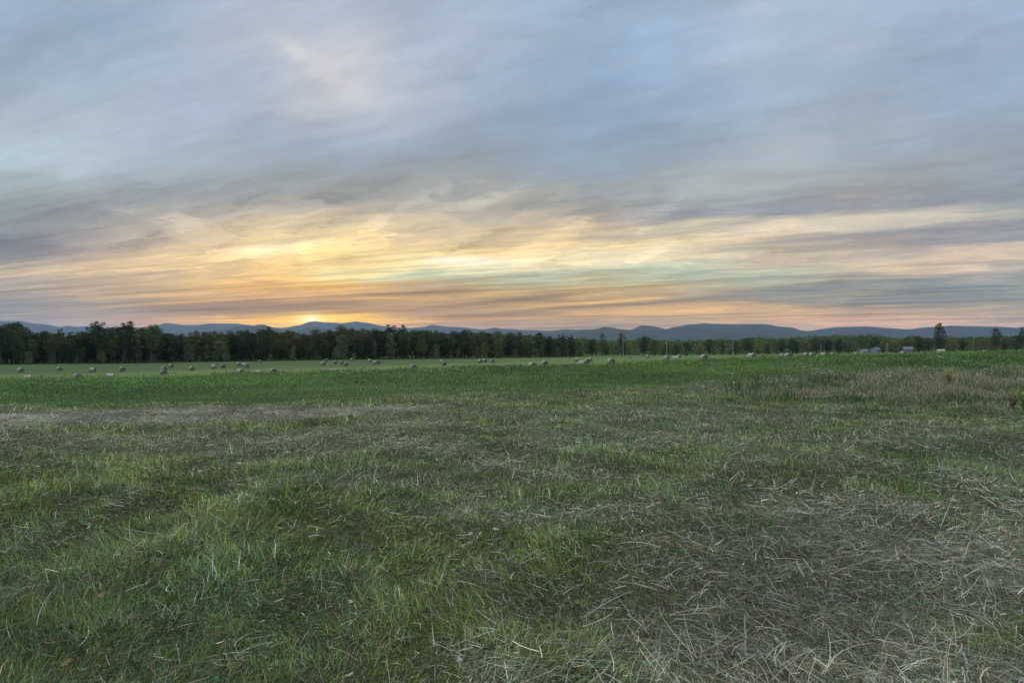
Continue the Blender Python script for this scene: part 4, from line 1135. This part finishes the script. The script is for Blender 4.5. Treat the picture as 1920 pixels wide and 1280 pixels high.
# ------------------------------------------------------------------ weeds and flowers that can be told apart
m_umbel = mat_noise('white_umbel', (0.55, 0.56, 0.52), (0.75, 0.75, 0.70), 40.0, 0.8)
m_stem = mat_noise('green_stem', (0.06, 0.10, 0.03), (0.12, 0.14, 0.06), 20.0, 0.8)
def flower(u, d, h, label, s=1.0):
    x = (u - 960) / F * d; z = float(gz(x, d))
    root = empty('white_wildflower', (x, d, z), random.random() * 6)
    mb = MB(); mb.tube([(0, 0, -0.02), (0.02, 0, h * 0.5), (0.0, 0.02, h)], [0.006, 0.005, 0.004], 5)
    for k in range(9):
        t = k * 2 * math.pi / 9; rr_ = 0.055 * s
        mb.tube([(0, 0.02, h), (math.cos(t) * rr_ * 0.6, 0.02 + math.sin(t) * rr_ * 0.6, h + 0.02 * s), (math.cos(t) * rr_, 0.02 + math.sin(t) * rr_, h + 0.045 * s)], [0.002, 0.002, 0.002], 4)
    new_obj('stem', mb.mesh('stem', True), m_stem, root)
    mb = MB(); r = random.Random(int(u))
    for k in range(70):
        t = r.random() * 6.28; q_ = math.sqrt(r.random()) * 0.075 * s
        mb.box((math.cos(t) * q_, 0.02 + math.sin(t) * q_, h + 0.05 * s + 0.012 - q_ * q_ * 2), (0.014 * s, 0.014 * s, 0.008), t)
    new_obj('flower_head', mb.mesh('flower_head'), m_umbel, root)
    tag(root, label, 'wildflower', 'white flowers among the tall weeds')
FL = [(1508, 25, 0.75, 'white flat-topped wildflower farthest left among the tall weeds'),
      (1529, 25.5, 0.70, 'white wildflower second from the left, close beside the first'),
      (1543, 22, 0.62, 'low white wildflower under the two leftmost flowers'),
      (1637, 26, 0.85, 'white wildflower left of the middle of the weed strip'),
      (1667, 20, 0.55, 'pinkish white wildflower low in the weeds left of the yellow plant'),
      (1766, 27, 1.1, 'tall white wildflower rising over the crop behind the yellow plant'),
      (1811, 26, 0.95, 'white wildflower right of the yellow plant'),
      (1850, 23, 0.75, 'bright white wildflower near the right end of the weeds'),
      (1914, 18, 0.55, 'white wildflower low at the right edge')]
for f_ in FL: flower(*f_, s=1.15)
def leafy_weed(name, u, d, h, wdt, n, cols, label, cat='plant', hcols=None):
    x0 = (u - 960) / F * d; z0 = float(gz(x0, d))
    r = np.random.default_rng(int(u) + 3)
    root = empty(name, (x0, d, z0))
    ns = 9
    mb = MB(); tips = []
    for k in range(ns):
        t = r.random() * 6.28; q_ = wdt * (0.2 + 0.8 * r.random()); hh = h * (0.65 + 0.35 * r.random())
        tip = (math.cos(t) * q_, math.sin(t) * q_, hh)
        mb.tube([(math.cos(t) * 0.03, math.sin(t) * 0.03, -0.03), (tip[0] * 0.4, tip[1] * 0.4, hh * 0.55), tip], [0.008, 0.006, 0.003], 5)
        tips.append(tip)
    new_obj('stem', mb.mesh('stem', True), m_stem, root)
    ti = np.array(tips)[r.integers(0, ns, n)]
    f = 0.15 + 0.85 * r.random(n)
    p = ti * np.stack([f ** 1.3, f ** 1.3, f], -1) + r.normal(scale=0.05, size=(n, 3)) * wdt * 2
    p[:, 2] = np.maximum(p[:, 2], 0.02)
    L = 0.05 + 0.06 * r.random(n)
    c = np.asarray(cols)[r.integers(0, len(cols), n)] * (0.7 + 0.6 * r.random((n, 1)))
    if hcols is not None: c = np.where((f > 0.7)[:, None], np.asarray(hcols) * (0.7 + 0.6 * r.random((n, 1))), c)
    v, q_, cc = blades('l', p[:, 0], p[:, 1], p[:, 2], L, np.full(n, 0.022), r.random(n) * 6.28, 0.5 + 0.6 * r.random(n), np.full(n, 0.6), c, segs=2, tip=0.2)
    new_obj('leaves', quads_mesh('leaves', v, q_, cc), m_blade, root)
    tag(root, label, cat)
leafy_weed('yellow_flowering_weed', 1780, 20.5, 0.85, 0.28, 600, [(0.20, 0.24, 0.06), (0.28, 0.25, 0.06)], 'yellow-brown bushy weed standing among beige grass at right', hcols=(0.36, 0.30, 0.07))
leafy_weed('dark_seeding_weed', 1896, 15.2, 0.55, 0.25, 150, [(0.18, 0.14, 0.09), (0.22, 0.17, 0.10)], 'brown seeding weed near the right edge', hcols=(0.16, 0.11, 0.08))
leafy_weed('leafy_bush', 1926, 14.0, 0.7, 0.4, 800, [(0.13, 0.26, 0.06), (0.20, 0.30, 0.07)], 'green leafy bush cut by the right edge of the view', 'bush', hcols=(0.20, 0.28, 0.07))
leafy_weed('green_weed', 1590, 27, 0.75, 0.5, 900, [(0.20, 0.30, 0.06), (0.14, 0.24, 0.05)], 'bright green weed clump at the crop edge left of the yellow weed')

# fallen leaves that show in the grass
m_dead = mat_noise('dead_leaf', (0.24, 0.22, 0.19), (0.36, 0.33, 0.30), 30.0, 0.8)
m_rust = mat_noise('rusty_leaf', (0.14, 0.085, 0.055), (0.22, 0.14, 0.09), 30.0, 0.8)
def leaf(u, v, s, m, label):
    d = 1.62 * F / (v - HOR); x = (u - 960) / F * d
    mb = MB(); n = 14; r = random.Random(int(u))
    pts = []
    for k in range(n):
        t = 2 * math.pi * k / n
        rr_ = s * (0.55 + 0.45 * (k % 2)) * (0.8 + 0.4 * r.random())
        pts.append((rr_ * math.cos(t) * 1.2, rr_ * math.sin(t) * 0.8, 0.25 * rr_ * math.cos(2 * t)))
    mb.add([(0, 0, 0.0)] + pts + [(0, 0, -0.0015)] + [(p[0], p[1], p[2] - 0.0015) for p in pts],
           [(0, k + 1, (k + 1) % n + 1) for k in range(n)] + [(n + 1, n + 2 + (k + 1) % n, n + 2 + k) for k in range(n)])
    mb.tube([(s * 0.9, 0, 0), (s * 1.5, 0.01, 0.004), (s * 2.0, 0.0, 0.002)], [0.0014, 0.0012, 0.001], 4)
    o = new_obj('fallen_leaf', mb.mesh('fallen_leaf'), m)
    o.location = (x, d, float(gz(x, d)) + 0.085); o.rotation_euler = (r.uniform(-0.3, 0.5), r.uniform(-0.3, 0.3), r.random() * 6)
    tag(o, label, 'leaf', 'fallen leaves in the grass')
leaf(661, 1124, 0.035, m_dead, 'pale shrivelled leaf lying left of the centre of the near grass')
leaf(656, 1262, 0.024, m_dead, 'pale leaf on the grass at the bottom edge, left of the middle')
leaf(862, 1242, 0.024, m_dead, 'pale curled leaf on the grass near the bottom middle')
leaf(192, 1110, 0.035, m_rust, 'rusty brown leaf on the green grass at left, above another')
leaf(128, 1226, 0.03, m_rust, 'rusty brown leaf on the grass at the bottom left corner area')
